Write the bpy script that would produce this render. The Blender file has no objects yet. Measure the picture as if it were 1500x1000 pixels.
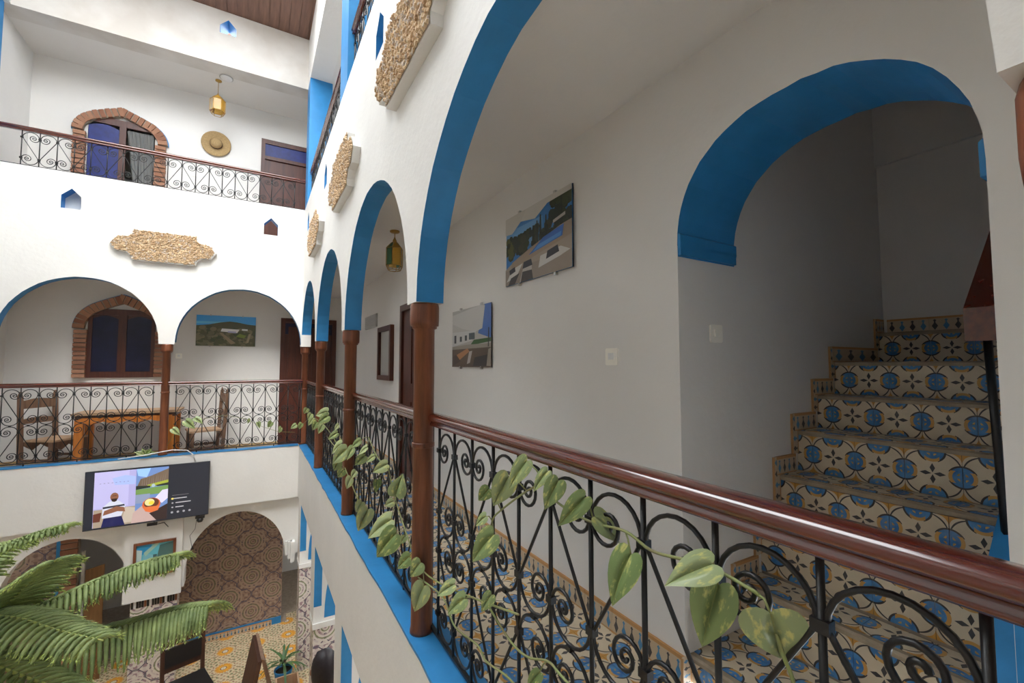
import bpy, bmesh, math, random
from mathutils import Vector, Matrix
random.seed(11)
sc = bpy.context.scene
C = sc.collection
PI = math.pi
# ------------------------------------------------------------------ camera
F_PX, YAW, PITCH, CAMH = 644.9, math.radians(30.35), math.radians(3.11), 1.25
cd = bpy.data.cameras.new('camera'); cam = bpy.data.objects.new('camera', cd); C.objects.link(cam)
cd.sensor_width = 36.0; cd.lens = F_PX / 1500 * 36; cd.clip_start = 0.02
cam.location = (0, 0, CAMH); cam.rotation_euler = (PI/2 + PITCH, 0, -YAW)
sc.camera = cam
# ------------------------------------------------------------------ light
w = bpy.data.worlds.new('sky'); sc.world = w; w.use_nodes = True
bg = w.node_tree.nodes['Background']; bg.inputs[0].default_value = (0.93, 0.97, 1.0, 1); bg.inputs[1].default_value = 5.8
sun = bpy.data.lights.new('sun_offscreen', 'SUN'); sun.energy = 1.5; sun.angle = math.radians(25); sun.color = (1, .97, .92)
so = bpy.data.objects.new('sun_offscreen', sun); C.objects.link(so); so.rotation_euler = (math.radians(38), math.radians(-12), 0)
sc.view_settings.view_transform = 'Standard'; sc.view_settings.look = 'None'
sc.view_settings.gamma = 1; sc.view_settings.use_curve_mapping = False
sc.view_settings.exposure = 0.80
sc.cycles.max_bounces = 10; sc.cycles.diffuse_bounces = 7
# ------------------------------------------------------------------ pixel helper (1500x1000 photo pixel -> ray)
def _R():
    cy, sy, cp, sp = math.cos(YAW), math.sin(YAW), math.cos(PITCH), math.sin(PITCH)
    f = Vector((sy*cp, cy*cp, sp)); r = Vector((cy, -sy, 0)); return r, r.cross(f), f
_r, _u, _f = _R()
def at(px, py, ax, val):
    d = _r*((px-750)/F_PX) - _u*((py-500)/F_PX) + _f
    o = Vector((0, 0, CAMH)); return o + d*((val-o[ax])/d[ax])
def same_depth(p, dpx):
    k = (p-Vector((0, 0, CAMH))).dot(_f)/F_PX
    return p+_r*(dpx[0]*k)-_u*(dpx[1]*k)+Vector((random.uniform(-.01, .01), random.uniform(-.01, .01), 0))
# ------------------------------------------------------------------ node helpers
class N:
    def __init__(s, t, k): s.t, s.k = t, k
    def _m(s, op, *a):
        n = s.t.nodes.new('ShaderNodeMath'); n.operation = op
        for i, v in enumerate((s,)+a):
            if isinstance(v, N): s.t.links.new(v.k, n.inputs[i])
            else: n.inputs[i].default_value = v
        return N(s.t, n.outputs[0])
    def __add__(s, o): return s._m('ADD', o)
    def __sub__(s, o): return s._m('SUBTRACT', o)
    def __mul__(s, o): return s._m('MULTIPLY', o)
    def __truediv__(s, o): return s._m('DIVIDE', o)
    def abs(s): return s._m('ABSOLUTE')
    def sqrt(s): return s._m('SQRT')
    def max(s, o): return s._m('MAXIMUM', o)
    def min(s, o): return s._m('MINIMUM', o)
    def lt(s, o): return s._m('LESS_THAN', o)
    def gt(s, o): return s._m('GREATER_THAN', o)
    def fl(s): return s._m('FLOOR')
    def fr(s): return s._m('FRACT')
    def sin(s): return s._m('SINE')
    def atan2(s, o): return s._m('ARCTAN2', o)
    def inv(s): return N.__add__(s*-1.0, 1.0)
def new_mat(name, rough=.5, spec=.5):
    m = bpy.data.materials.new(name); m.use_nodes = True
    t = m.node_tree; b = t.nodes['Principled BSDF']
    b.inputs['Roughness'].default_value = rough
    b.inputs['Specular IOR Level'].default_value = spec
    return m, t, b
def coords(t, kind='Object'):
    n = t.nodes.new('ShaderNodeTexCoord')
    s = t.nodes.new('ShaderNodeSeparateXYZ')
    if kind == 'World':
        g = t.nodes.new('ShaderNodeNewGeometry'); t.links.new(g.outputs['Position'], s.inputs[0]); return [N(t, o) for o in s.outputs], g.outputs['Position']
    t.links.new(n.outputs[kind], s.inputs[0]); return [N(t, o) for o in s.outputs], n.outputs[kind]
def noise(t, vec, scale, detail=3, rough=.55):
    n = t.nodes.new('ShaderNodeTexNoise'); n.inputs['Scale'].default_value = scale
    n.inputs['Detail'].default_value = detail; n.inputs['Roughness'].default_value = rough
    t.links.new(vec, n.inputs['Vector']); return N(t, n.outputs['Fac'])
def mix(t, f, a, b):
    n = t.nodes.new('ShaderNodeMix'); n.data_type = 'RGBA'
    if isinstance(f, N): t.links.new(f.k, n.inputs[0])
    else: n.inputs[0].default_value = f
    for i, v in ((6, a), (7, b)):
        if isinstance(v, (tuple, list)): n.inputs[i].default_value = (*v[:3], 1)
        else: t.links.new(v, n.inputs[i])
    return n.outputs[2]
def bump(t, b, h, strength=.2, dist=.01):
    n = t.nodes.new('ShaderNodeBump'); n.inputs['Strength'].default_value = strength; n.inputs['Distance'].default_value = dist
    t.links.new(h.k, n.inputs['Height']); t.links.new(n.outputs[0], b.inputs['Normal'])
def setc(t, b, c):
    if isinstance(c, (tuple, list)): b.inputs['Base Color'].default_value = (*c[:3], 1)
    else: t.links.new(c, b.inputs['Base Color'])
def mottled(name, col, rough=.6, var=.12, scale=3, bs=30, bstr=.25, bd=.004, spec=.4, dark=None):
    m, t, b = new_mat(name, rough, spec); _, v = coords(t, 'World')
    n = noise(t, v, scale, 4)
    d = dark or tuple(c*(1-var) for c in col)
    k = (n-.35)*2.2
    setc(t, b, mix(t, k.max(0.0).min(1.0), d, col))
    if bstr: bump(t, b, noise(t, v, bs, 4)+noise(t, v, bs*.18, 2)*1.5, bstr, bd)
    return m
M = {}
M['plaster'] = mottled('white_plaster', (.80, .785, .755), .55, .07, 2.2, 26, .35, .006)
M['warm'] = mottled('gallery_plaster', (.78, .755, .72), .32, .06, 1.6, 24, .3, .005)
M['blue'] = mottled('blue_paint', (.035, .26, .59), .42, .18, 6, 40, .2, .003)
M['curb_blue'] = M['blue']
def wood(name, c1, c2, rough=.3, sc_=(30, 30, 2.5), coat=.0):
    m, t, b = new_mat(name, rough); _, v = coords(t, 'Object')
    mp = t.nodes.new('ShaderNodeMapping'); mp.inputs['Scale'].default_value = sc_; t.links.new(v, mp.inputs[0])
    n = noise(t, mp.outputs[0], 1.0, 5, .6)
    setc(t, b, mix(t, ((n-.3)*2.4).max(0.0).min(1.0), c1, c2)); b.inputs['Coat Weight'].default_value = coat; b.inputs['Coat Roughness'].default_value = .12
    bump(t, b, n, .12, .002); return m
M['column'] = wood('column_wood', (.10, .028, .012), (.26, .085, .035), .35, (28, 28, 3))
M['column_orange'] = M['column']
M['rail'] = wood('rail_wood', (.070, .010, .005), (.15, .024, .010), .2, (3, 40, 40), 1.0)
M['door'] = wood('door_wood', (.055, .014, .008), (.11, .030, .016), .4)
M['chairwood'] = wood('chair_wood', (.14, .075, .045), (.27, .15, .09), .6)
M['seat'] = wood('seat_wood', (.42, .26, .15), (.55, .36, .22), .6)
M['orange'] = wood('orange_table_wood', (.50, .15, .02), (.68, .24, .04), .5)
M['darkwood'] = wood('dark_wood', (.05, .018, .010), (.10, .038, .02), .5)
M['roofwood'] = wood('roof_wood', (.13, .07, .05), (.28, .15, .11), .6, (14, 1.2, 14))
def plain(name, c, rough=.5, metal=0., emis=None, es=0, spec=.5):
    m, t, b = new_mat(name, rough, spec); b.inputs['Base Color'].default_value = (*c, 1); b.inputs['Metallic'].default_value = metal
    if emis: b.inputs['Emission Color'].default_value = (*emis, 1); b.inputs['Emission Strength'].default_value = es
    return m
M['iron'] = mottled('black_iron', (.010, .0095, .010), .36, .3, 40, 120, .3, .001, .5)
M['oldiron'] = M['iron']
M['switch'] = plain('switch_plastic', (.90, .87, .79), .4)
M['navy'] = mottled('navy_paint', (.012, .014, .055), .35, .4, 8, 30, .1, .002)
M['cobalt'] = mottled('cobalt_paint', (.015, .03, .22), .4, .4, 14, 30, .1, .002)
M['nosing'] = mottled('worn_tile_edge', (.46, .37, .26), .7, .4, 14, 60, .3, .003)
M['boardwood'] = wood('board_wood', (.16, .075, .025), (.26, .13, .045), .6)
M['black'] = plain('black_plastic', (.010, .010, .012), .3)
M['grey'] = plain('grey_panel', (.42, .41, .39), .6)
M['steel'] = plain('steel_clip', (.55, .54, .52), .3, 1.0)
M['brass'] = plain('brass', (.45, .28, .08), .35, .9)
M['curtain'] = plain('dark_curtain', (.20, .20, .195), .8)
M['stained'] = mottled('stained_plaster', (.80, .785, .755), .65, .16, 1.5, 20, .4, .006, dark=(.60, .56, .51))
M['white'] = plain('white_plastic', (.75, .75, .75), .4)
M['leather'] = plain('black_leather', (.018, .017, .018), .35)
M['straw'] = mottled('straw', (.58, .40, .19), .8, .3, 60, 150, .5, .003)
M['bark'] = mottled('bark', (.12, .075, .045), .9, .4, 20, 60, .5, .01)
M['soil'] = mottled('soil', (.05, .035, .025), .9, .4, 20, 60, .5, .01)
M['terracotta'] = mottled('terracotta', (.33, .13, .06), .8, .3, 10, 60, .3, .004)
def glass(name, c):
    m, t, b = new_mat(name, .15); b.inputs['Base Color'].default_value = (*c, 1); b.inputs['Transmission Weight'].default_value = .55; return m
M['amber'] = glass('amber_glass', (.85, .48, .06)); M['green_glass'] = glass('green_glass', (.02, .22, .17)); M['clear_glass'] = glass('pale_glass', (.75, .68, .55)); M['blue_glass'] = glass('blue_glass', (.04, .08, .35))
def brick_mat():
    m, t, b = new_mat('red_brick', .85); o = t.nodes.new('ShaderNodeObjectInfo'); _, v = coords(t, 'Object'); n = noise(t, v, 30, 4)
    r = N(t, o.outputs['Random']); c = mix(t, r, (.24, .085, .045), (.44, .22, .13)); setc(t, b, mix(t, ((n-.4)*2).max(0.).min(1.)*.6, c, (.50, .34, .24))); bump(t, b, n, .5, .006); return m
M['brick'] = brick_mat()
M['mortar'] = mottled('mortar', (.45, .37, .29), .9, .3, 20, 60, .4, .004)
def stone_mat():
    m, t, b = new_mat('pebble_stone', .85); _, v = coords(t, 'World'); a = t.nodes.new('ShaderNodeTexVoronoi'); a.inputs['Scale'].default_value = 34; t.links.new(v, a.inputs[0])
    s = t.nodes.new('ShaderNodeSeparateColor'); t.links.new(a.outputs['Color'], s.inputs[0]); r = N(t, s.outputs[0])
    c = mix(t, r, (.40, .25, .13), (.74, .56, .36)); setc(t, b, mix(t, N(t, s.outputs[1]).gt(.82), c, (.55, .46, .38))); bump(t, b, noise(t, v, 160, 3), .4, .004); return m
M['stone'] = stone_mat(); M['stonebed'] = mottled('stone_bed', (.52, .38, .23), .9, .4, 40, 120, .5, .006)
def attr_mat(name, rough=.25, emit=0.):
    m, t, b = new_mat(name, rough); a = t.nodes.new('ShaderNodeVertexColor'); a.layer_name = 'Col'
    t.links.new(a.outputs[0], b.inputs['Base Color'])
    if emit: t.links.new(a.outputs[0], b.inputs['Emission Color']); b.inputs['Emission Strength'].default_value = emit
    return m
M['print'] = attr_mat('photo_print', .35); M['screen'] = attr_mat('lit_screen', .2, .5)
def cement_tile():
    m, t, b = new_mat('cement_tile', .45); (x, y, z), v = coords(t, 'Object'); _, wv = coords(t, 'World')
    a, c = x.abs(), y.abs(); mx, mn = a.max(c), a.min(c)
    nz = noise(t, wv, 22, 4); nl = noise(t, wv, 6, 3)
    blue = mix(t, ((nz-.35)*2.5).max(0.).min(1.), (.035, .16, .42), (.11, .33, .62))
    cream = mix(t, ((nl-.3)*2).max(0.).min(1.), (.58, .48, .34), (.76, .66, .49))
    col = cream
    d = ((mx-.5)*(mx-.5)+mn*mn).sqrt()                    # distance to the nearest edge midpoint
    s = (a*-1.+.5).max(0.).sqrt()+(c*-1.+.5).max(0.).sqrt()   # astroid round the corner
    col = mix(t, s.lt(.71)*s.gt(.645)*d.gt(.215), col, (.045, .04, .04))
    col = mix(t, s.lt(.50), col, (.62, .31, .06))
    col = mix(t, d.lt(.252)*d.gt(.215)*mn.gt(.10), col, (.045, .04, .04))
    col = mix(t, d.lt(.215), col, blue)
    ye = ((mx-.335)*(mx-.335)+mn*mn).sqrt()
    col = mix(t, d.lt(.235)*d.gt(.17)*mn.lt(.13), col, (.60, .33, .09))
    col = mix(t, d.lt(.10)*d.gt(.065)*mx.lt(.455)*mn.gt(.03), col, (.58, .36, .10))
    pet = (mx-.125).abs()/.105+mn/.048
    col = mix(t, pet.lt(1.), col, (.055, .05, .05))
    wear = ((noise(t, wv, 9, 5, .7)-.56)*5).max(0.).min(1.)*.35
    setc(t, b, mix(t, wear, col, (.42, .34, .25))); bump(t, b, nz, .08, .002); return m
M['tile'] = cement_tile()
def skirt_mat():
    m, t, b = new_mat('skirting_tile', .5); (x, y, z), v = coords(t, 'Object')     # x: -.5..5 over 4 motifs, z: 0..1
    p = (x*4.).fr()-.5; par = ((x*2.).fr()).lt(.5)
    cream = (.56, .44, .30); zz = z
    vase = (p.abs()*2.2+(zz-.36).abs()*2.2).lt(.62); neck = p.abs().lt(.07)*zz.lt(.78)*zz.gt(.3); knob = (p.abs()*3.+(zz-.74).abs()*6.).lt(.5)
    mot = vase.max(neck).max(knob)
    mc = mix(t, par, (.06, .055, .055), (.07, .24, .45))
    col = mix(t, mot, cream, mc); col = mix(t, zz.gt(.86), col, (.52, .27, .10)); col = mix(t, zz.lt(.07), col, (.50, .28, .12))
    setc(t, b, col); return m
M['skirt'] = skirt_mat()
def zellige(name, c0, c1, c2, ring):
    m, t, b = new_mat(name, .35); (x, y, z), v = coords(t, 'World'); u = x+y
    P_, Q_ = .63, .57
    def lat(ox, oz):
        a = ((u/P_+ox).fr()-.5)*P_; c = ((z/Q_+oz).fr()-.5)*Q_; return (a*a+c*c).sqrt(), a, c
    d1, a1, c1_ = lat(0, 0); d2, a2, c2_ = lat(.5, .5); d = d1.min(d2)
    fine = ((u*62.).sin()*(z*62.).sin()).gt(.15); fine2 = (((u+z)*44.).sin()*((u-z)*44.).sin()).gt(.35)
    col = mix(t, fine, c0, c1); col = mix(t, fine2, col, c2)
    a3 = ((u/.21).fr()-.5).abs(); c3 = ((z/.19).fr()-.5).abs(); oc = a3.max(c3).max((a3+c3)*.72)
    col = mix(t, oc.gt(.44)*oc.lt(.49), col, (.07, .06, .10))
    burst = d.lt(.19)*((d*150.).sin().gt(.1))
    col = mix(t, burst, col, c2)
    for r0, r1, cc in ((.108, .120, ring), (.075, .082, c1), (.035, .045, ring), (0, .014, c1)): col = mix(t, d.lt(r1)*d.gt(r0-.0001), col, cc)
    setc(t, b, col); return m
M['zellige'] = zellige('zellige_wall', (.30, .20, .15), (.20, .125, .10), (.36, .26, .20), (.15, .15, .07))
M['zellige_pale'] = zellige('zellige_pillar', (.62, .55, .52), (.36, .24, .27), (.70, .64, .58), (.22, .26, .12))
def sun_tile():
    m, t, b = new_mat('sunflower_tile', .35); (x, y, z), v = coords(t, 'World'); Pp = .435
    a = (((x+.26)/Pp+.5).fr()-.5)*Pp; c = (((y-7.87)/Pp+.5).fr()-.5)*Pp; d = (a*a+c*c).sqrt(); th = a.atan2(c)
    ray = (th*20.).sin()*.012+.105
    a2 = (((x+.26)/Pp).fr()-.5)*Pp; c2 = (((y-7.87)/Pp).fr()-.5)*Pp; d2 = (a2*a2+c2*c2).sqrt()
    dots = ((x*85.).sin()*(y*85.).sin()).gt(.45); col = mix(t, dots, (.66, .55, .36), (.45, .26, .16))
    leaf = ((d2*70.).sin()*(a2.atan2(c2)*8.).sin()).gt(.35)*d2.lt(.16); col = mix(t, leaf, col, (.22, .22, .10))
    col = mix(t, d.lt(.15)*d.gt(.135)*((th*16.).sin().gt(0.)), col, (.30, .16, .10))
    col = mix(t, (d-ray).lt(0.), col, (.74, .33, .03)); col = mix(t, d.lt(.06), col, (.78, .45, .06)); col = mix(t, d.lt(.045), col, (.35, .10, .06)); col = mix(t, d.lt(.033), col, (.72, .66, .55))
    setc(t, b, col); return m
M['sun_tile'] = sun_tile()
def leaf_mat():
    m, t, b = new_mat('pothos_leaf', .38); (x, y, z), v = coords(t, 'Object'); o = t.nodes.new('ShaderNodeObjectInfo'); r = N(t, o.outputs['Random'])
    mp = t.nodes.new('ShaderNodeMapping'); mp.inputs['Scale'].default_value = (5, 2.0, 5); t.links.new(v, mp.inputs[0])
    cb = t.nodes.new('ShaderNodeCombineXYZ'); 
    for i in range(3): t.links.new((r*37.).k, cb.inputs[i])
    t.links.new(cb.outputs[0], mp.inputs['Location']); n = noise(t, mp.outputs[0], 1.6, 4, .6)
    g = mix(t, r, (.17, .25, .085), (.38, .44, .23)); c = mix(t, ((n-.54)*8).max(0.).min(1.), g, (.58, .58, .20)); c = mix(t, x.abs().lt(.012), c, (.36, .42, .17))
    setc(t, b, c); b.inputs['Subsurface Weight'].default_value = 0; return m
M['leaf'] = leaf_mat()
M['stem'] = mottled('vine_stem', (.25, .34, .10), .5, .4, 14, 60, .2, .002, dark=(.24, .22, .10))
M['pine'] = mottled('araucaria_needles', (.38, .46, .17), .55, .4, 9, 60, .0, .002, dark=(.15, .205, .07))
M['pine_tip'] = mottled('araucaria_tips', (.50, .62, .16), .55, .2, 9, 60, .0, .002)
M['pinestem'] = plain('araucaria_stem', (.38, .42, .12), .6)
M['blade'] = mottled('dracaena_blade', (.10, .20, .07), .4, .4, 8, 60, .0, .002)
# ------------------------------------------------------------------ mesh builder
class MB:
    def __init__(s): s.v, s.f, s.m, s.sm, s.col = [], [], [], [], None
    def face(s, pts, mi=0, sm=False):
        i = len(s.v); s.v += [tuple(p) for p in pts]; s.f.append(tuple(range(i, i+len(pts)))); s.m.append(mi); s.sm.append(sm)
    def add(s, vs, fs, mi=0, sm=False):
        i = len(s.v); s.v += [tuple(p) for p in vs]
        for f in fs: s.f.append(tuple(i+k for k in f)); s.m.append(mi); s.sm.append(sm)
    def box(s, a, b, mi=0):
        (x0, y0, z0), (x1, y1, z1) = a, b
        s.add([(x0,y0,z0),(x1,y0,z0),(x1,y1,z0),(x0,y1,z0),(x0,y0,z1),(x1,y0,z1),(x1,y1,z1),(x0,y1,z1)],
              [(0,3,2,1),(4,5,6,7),(0,1,5,4),(1,2,6,5),(2,3,7,6),(3,0,4,7)], mi)
    def prism(s, poly, d0, d1, ax='z', mi=0):
        # poly: 2D outline; extruded along ax
        def mp(p, d): return {'z': (p[0], p[1], d), 'y': (p[0], d, p[1]), 'x': (d, p[0], p[1])}[ax]
        n = len(poly); s.add([mp(p, d0) for p in poly]+[mp(p, d1) for p in poly],
              [tuple(range(n))[::-1], tuple(range(n, 2*n))]+[(i, (i+1) % n, n+(i+1) % n, n+i) for i in range(n)], mi)
    def tube(s, path, r, n=6, mi=0, caps=True):
        P = [Vector(p) for p in path]; k = len(P); R = r if isinstance(r, (list, tuple)) else [r]*k
        t0 = (P[1]-P[0]).normalized(); a = t0.orthogonal().normalized(); vs = []
        for i in range(k):
            t = ((P[min(i+1, k-1)]-P[i]).normalized() + (P[i]-P[max(i-1, 0)]).normalized())
            t = t.normalized() if t.length > 1e-9 else t0
            a = (a - t*a.dot(t)); a = a.normalized() if a.length > 1e-9 else t.orthogonal().normalized()
            b = t.cross(a)
            for j in range(n):
                th = 2*PI*j/n; vs.append(P[i]+(a*math.cos(th)+b*math.sin(th))*R[i])
        fs = [(i*n+j, i*n+(j+1) % n, (i+1)*n+(j+1) % n, (i+1)*n+j) for i in range(k-1) for j in range(n)]
        if caps: fs += [tuple(range(n))[::-1], tuple(range((k-1)*n, k*n))]
        s.add(vs, fs, mi, True)
    def lathe(s, prof, n=20, c=(0, 0, 0), mi=0):
        vs = [(c[0]+r*math.cos(2*PI*j/n), c[1]+r*math.sin(2*PI*j/n), c[2]+z) for r, z in prof for j in range(n)]
        k = len(prof); fs = [(i*n+j, i*n+(j+1) % n, (i+1)*n+(j+1) % n, (i+1)*n+j) for i in range(k-1) for j in range(n)]
        fs += [tuple(range(n))[::-1], tuple(range((k-1)*n, k*n))]
        s.add(vs, fs, mi, True)
    def mesh(s, name, mats):
        me = bpy.data.meshes.new(name); me.from_pydata(s.v, [], s.f)
        for m in (mats if isinstance(mats, (list, tuple)) else [mats]): me.materials.append(M[m] if isinstance(m, str) else m)
        me.polygons.foreach_set('material_index', s.m); me.polygons.foreach_set('use_smooth', s.sm)
        if s.col:
            ca = me.color_attributes.new('Col', 'FLOAT_COLOR', 'CORNER'); k = 0
            for p, c in zip(me.polygons, s.col):
                for li in p.loop_indices: ca.data[li].color = (*c, 1)
        me.update(); return me
    def build(s, name, mats, parent=None, loc=None, fix=True):
        me = s.mesh(name, mats)
        if fix:
            bm = bmesh.new(); bm.from_mesh(me); bmesh.ops.recalc_face_normals(bm, faces=bm.faces); bm.to_mesh(me); bm.free()
        return inst(name, me, parent, loc)
def inst(name, me, parent=None, loc=None, rot=None, scale=None):
    o = bpy.data.objects.new(name, me); C.objects.link(o)
    if parent: o.parent = parent
    if loc is not None: o.location = loc
    if rot is not None: o.rotation_euler = rot
    if scale is not None: o.scale = scale
    return o
def tag(o, label, cat, group=None):
    o['label'] = label; o['category'] = cat
    if group: o['group'] = group
    return o
def thing(name, label, cat, loc=(0, 0, 0), rotz=0, group=None):
    o = bpy.data.objects.new(name, None); C.objects.link(o); o.location = loc; o.rotation_euler = (0, 0, rotz); o.empty_display_size = .1
    return tag(o, label, cat, group)
def struct(o, label=None):
    o['kind'] = 'structure'
    if label: o['label'] = label
    return o
def copy_tree(o, parent=None):
    c = o.copy(); C.objects.link(c); c.parent = parent
    for ch in list(o.children): copy_tree(ch, c)
    return c
def sbox(name, a, b, mat, label=None, parent=None):
    m = MB(); m.box(a, b); o = m.build(name, mat, parent); return struct(o, label) if not parent else o
# ------------------------------------------------------------------ wall cells (u along wall, z up, d through)
def cells_wall(name, cells, fmap, mats, label=None):
    m = MB()
    for c in cells:
        u0, u1, lo0, lo1, hi0, hi1 = c[:6]; bm_ = c[6] if len(c) > 6 else 0; sides = c[7] if len(c) > 7 else ''
        for d in (0, 1): m.face([fmap(u0, lo0, d), fmap(u1, lo1, d), fmap(u1, hi1, d), fmap(u0, hi0, d)], 0)
        m.face([fmap(u0, lo0, 0), fmap(u1, lo1, 0), fmap(u1, lo1, 1), fmap(u0, lo0, 1)], bm_)
        m.face([fmap(u0, hi0, 0), fmap(u1, hi1, 0), fmap(u1, hi1, 1), fmap(u0, hi0, 1)], c[8] if len(c) > 8 else 0)
        if 'L' in sides: m.face([fmap(u0, lo0, 0), fmap(u0, hi0, 0), fmap(u0, hi0, 1), fmap(u0, lo0, 1)], bm_ if 'b' in sides else 0)
        if 'R' in sides: m.face([fmap(u1, lo1, 0), fmap(u1, hi1, 0), fmap(u1, hi1, 1), fmap(u1, lo1, 1)], bm_ if 'b' in sides else 0)
    return struct(m.build(name, mats, fix=False), label)
def arch_cells(a, b, spring, rise, top, n=28, wob=.0, p=2.0):
    out = []; us = [(a+b)/2-(b-a)/2*math.cos(PI*i/n) for i in range(n+1)]; R = (b-a)/2; c = (a+b)/2
    zs = [spring+rise*(max(0, 1-abs((u-c)/R)**p))**(1/p)+random.uniform(-wob, wob) for u in us]; zs[0] = zs[-1] = spring
    for i in range(n): out.append((us[i], us[i+1], zs[i], zs[i+1], top, top, 1))
    return out
def niche_band(u0, u1, z0, z1, niches, zb=3.29, ze=3.46, zp=3.56):
    out = []; u = u0
    for a, b in niches:
        m_ = (a+b)/2
        out.append((u, a, z0, z0, z1, z1, 0, ''))
        out += [(a, b, z0, z0, zb, zb, 0, '', 1), (a, m_, ze, zp, z1, z1, 1), (m_, b, zp, ze, z1, z1, 1)]
        out += [(a, a, zb, zb, ze, ze, 1, 'Lb'), (b, b, zb, zb, ze, ze, 1, 'Lb')]
        u = b
    out.append((u, u1, z0, z0, z1, z1)); return out
XF, XB, YFF, YFB, XW, YB = .65, .785, 7.78, 7.93, 1.5, 8.70
COLY = [.055, 2.07, 3.97, 5.92, 7.87]; COLX = [-2.83, -1.066, .716]
SPR = 1.55
# ------------------------------------------------------------------ structure: right facade
cells = [(-.25, COLY[0]+.07, SPR, SPR, 2.62, 2.62, 0, 'LR')]
for i in range(4):
    cells += arch_cells(COLY[i]+.07, COLY[i+1]-.07, SPR, .905, 2.62, wob=.004)
    cells.append((COLY[i+1]-.07, COLY[i+1]+.07, SPR, SPR, 2.62, 2.62))
cells += niche_band(-.25, 7.94, 2.62, 3.77, [(2.72, 2.92), (5.23, 5.43), (7.08, 7.28)])
cells_wall('wall_right_facade', cells, lambda u, z, d: (XF if d == 0 else XB, u, z), ['plaster', 'blue'], 'white plaster courtyard wall with blue-lined arches along the tiled gallery')
# far facade
cells = [(-2.95, -2.75, SPR, SPR, 2.62, 2.62)]
cells += arch_cells(-2.75, -1.158, SPR+.03, .83, 2.62, wob=.003) + [(-1.158, -.975, SPR, SPR, 2.62, 2.62)] + arch_cells(-.975, .640, SPR+.03, .82, 2.62, wob=.003) + [(.640, .786, SPR, SPR, 2.62, 2.62)]
cells += niche_band(-2.95, .786, 2.62, 3.77, [(-2.215, -2.02), (.077, .271)])
cells_wall('wall_far_facade', cells, lambda u, z, d: (u, YFF if d == 0 else YFB, z), ['plaster', 'curb_blue'], 'white plaster courtyard wall with two arches above the television')
sbox('wall_niche_back', (-2.26, YFB, 3.25), (-1.98, YFB+.02, 3.6), 'plaster')
# left facade (outside the frame, closes the courtyard)
cells = [(-.25, COLY[0]+.07, SPR, SPR, 2.62, 2.62)]
for i in range(4):
    cells += arch_cells(COLY[i]+.07, COLY[i+1]-.07, SPR, .9, 2.62, 16); cells.append((COLY[i+1]-.07, COLY[i+1]+.07, SPR, SPR, 2.62, 2.62))
cells += [(-.25, 7.78, 2.62, 2.62, 3.77, 3.77)]
cells_wall('wall_left_facade', cells, lambda u, z, d: (-2.90 if d == 0 else -2.77, u, z), ['plaster', 'blue'])
sbox('wall_left_end', (-3.85, 7.9, -.81), (-3.0, 8.0, 6.65), 'plaster'); sbox('wall_left', (-3.85, -1, -3.15), (-3.75, 7.9, 6.65), 'plaster')
sbox('wall_near', (-3.75, -1.1, -3.15), (1.5, -1.0, 6.65), 'plaster')
# parapet bands and slabs
m = MB(); m.box((XF, -.25, -.78), (XW, 7.75, -.012)); struct(m.build('floor_slab', 'plaster'), 'white gallery edge band under the blue curb')
m = MB(); m.box((-2.95, YFF, -.81), (XF, YFB, -.004)); m.box((XF-.001, YFF, -.78), (XW, YB, -.2)); struct(m.build('wall_far_parapet', 'plaster'), 'white band the television hangs on')
m = MB(); m.box((-2.95, YFB, -.81), (XF, YB, -.18)); struct(m.build('floor_far', 'warm'), 'lowered far gallery floor')
m = MB(); m.box((-3.75, -.25, -.81), (-2.77, YFF, 0)); struct(m.build('floor_left', 'plaster'))
def ragged(name, a0, a1, b0, b1, axis):
    m = MB(); n = 60; top = []; 
    for i in range(n): 
        s0, s1 = a0+(a1-a0)*i/n, a0+(a1-a0)*(i+1)/n
        if i == 0: e0 = random.uniform(-.006, .004)
        e1 = random.uniform(-.006, .004)
        z = .002; q = [(b0+e0, s0, z), (b0+e1, s1, z), (b1, s1, z), (b1, s0, z)]; q2 = [(b0+e0, s0, -.013), (b0+e1, s1, -.013)]
        if axis == 'x': q = [(p[1], p[0], p[2]) for p in q]; q2 = [(p[1], p[0], p[2]) for p in q2]
        m.face(q); m.face([q2[0], q2[1], q[1], q[0]]); e0 = e1
    for s in (a0, a1): pass
    m.face([((b1), a0, .002), ((b1), a1, .002), ((b1), a1, -.013), ((b1), a0, -.013)] if axis == 'y' else [(a0, b1, .002), (a1, b1, .002), (a1, b1, -.013), (a0, b1, -.013)])
    return struct(m.build(name, 'curb_blue', fix=False), 'bright blue painted curb under the railing' if axis == 'y' else 'light blue painted curb above the television')
ragged('trim_1', -.25, 7.775, XF-.004, .83, 'y')
ragged('trim_2', -2.95, XF-.01, YFF-.006, YFB, 'x')
# ------------------------------------------------------------------ gallery wall with the stair arch
YJ, YJ2 = 1.207, .315
cells = [(-1, YJ2, -.01, -.01, 6.65, 6.65, 0, 'R'), (YJ, 8.96, -.2, -.2, 6.65, 6.65, 0, 'L')] + arch_cells(YJ2, YJ, 1.745, .43, 6.65, 30, .003, 2.2)
wr = cells_wall('wall_right', cells, lambda u, z, d: (XW if d == 0 else 1.885, u, z), ['warm', 'blue'], 'gallery wall with a blue-lined arch opening to the stairs')
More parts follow.
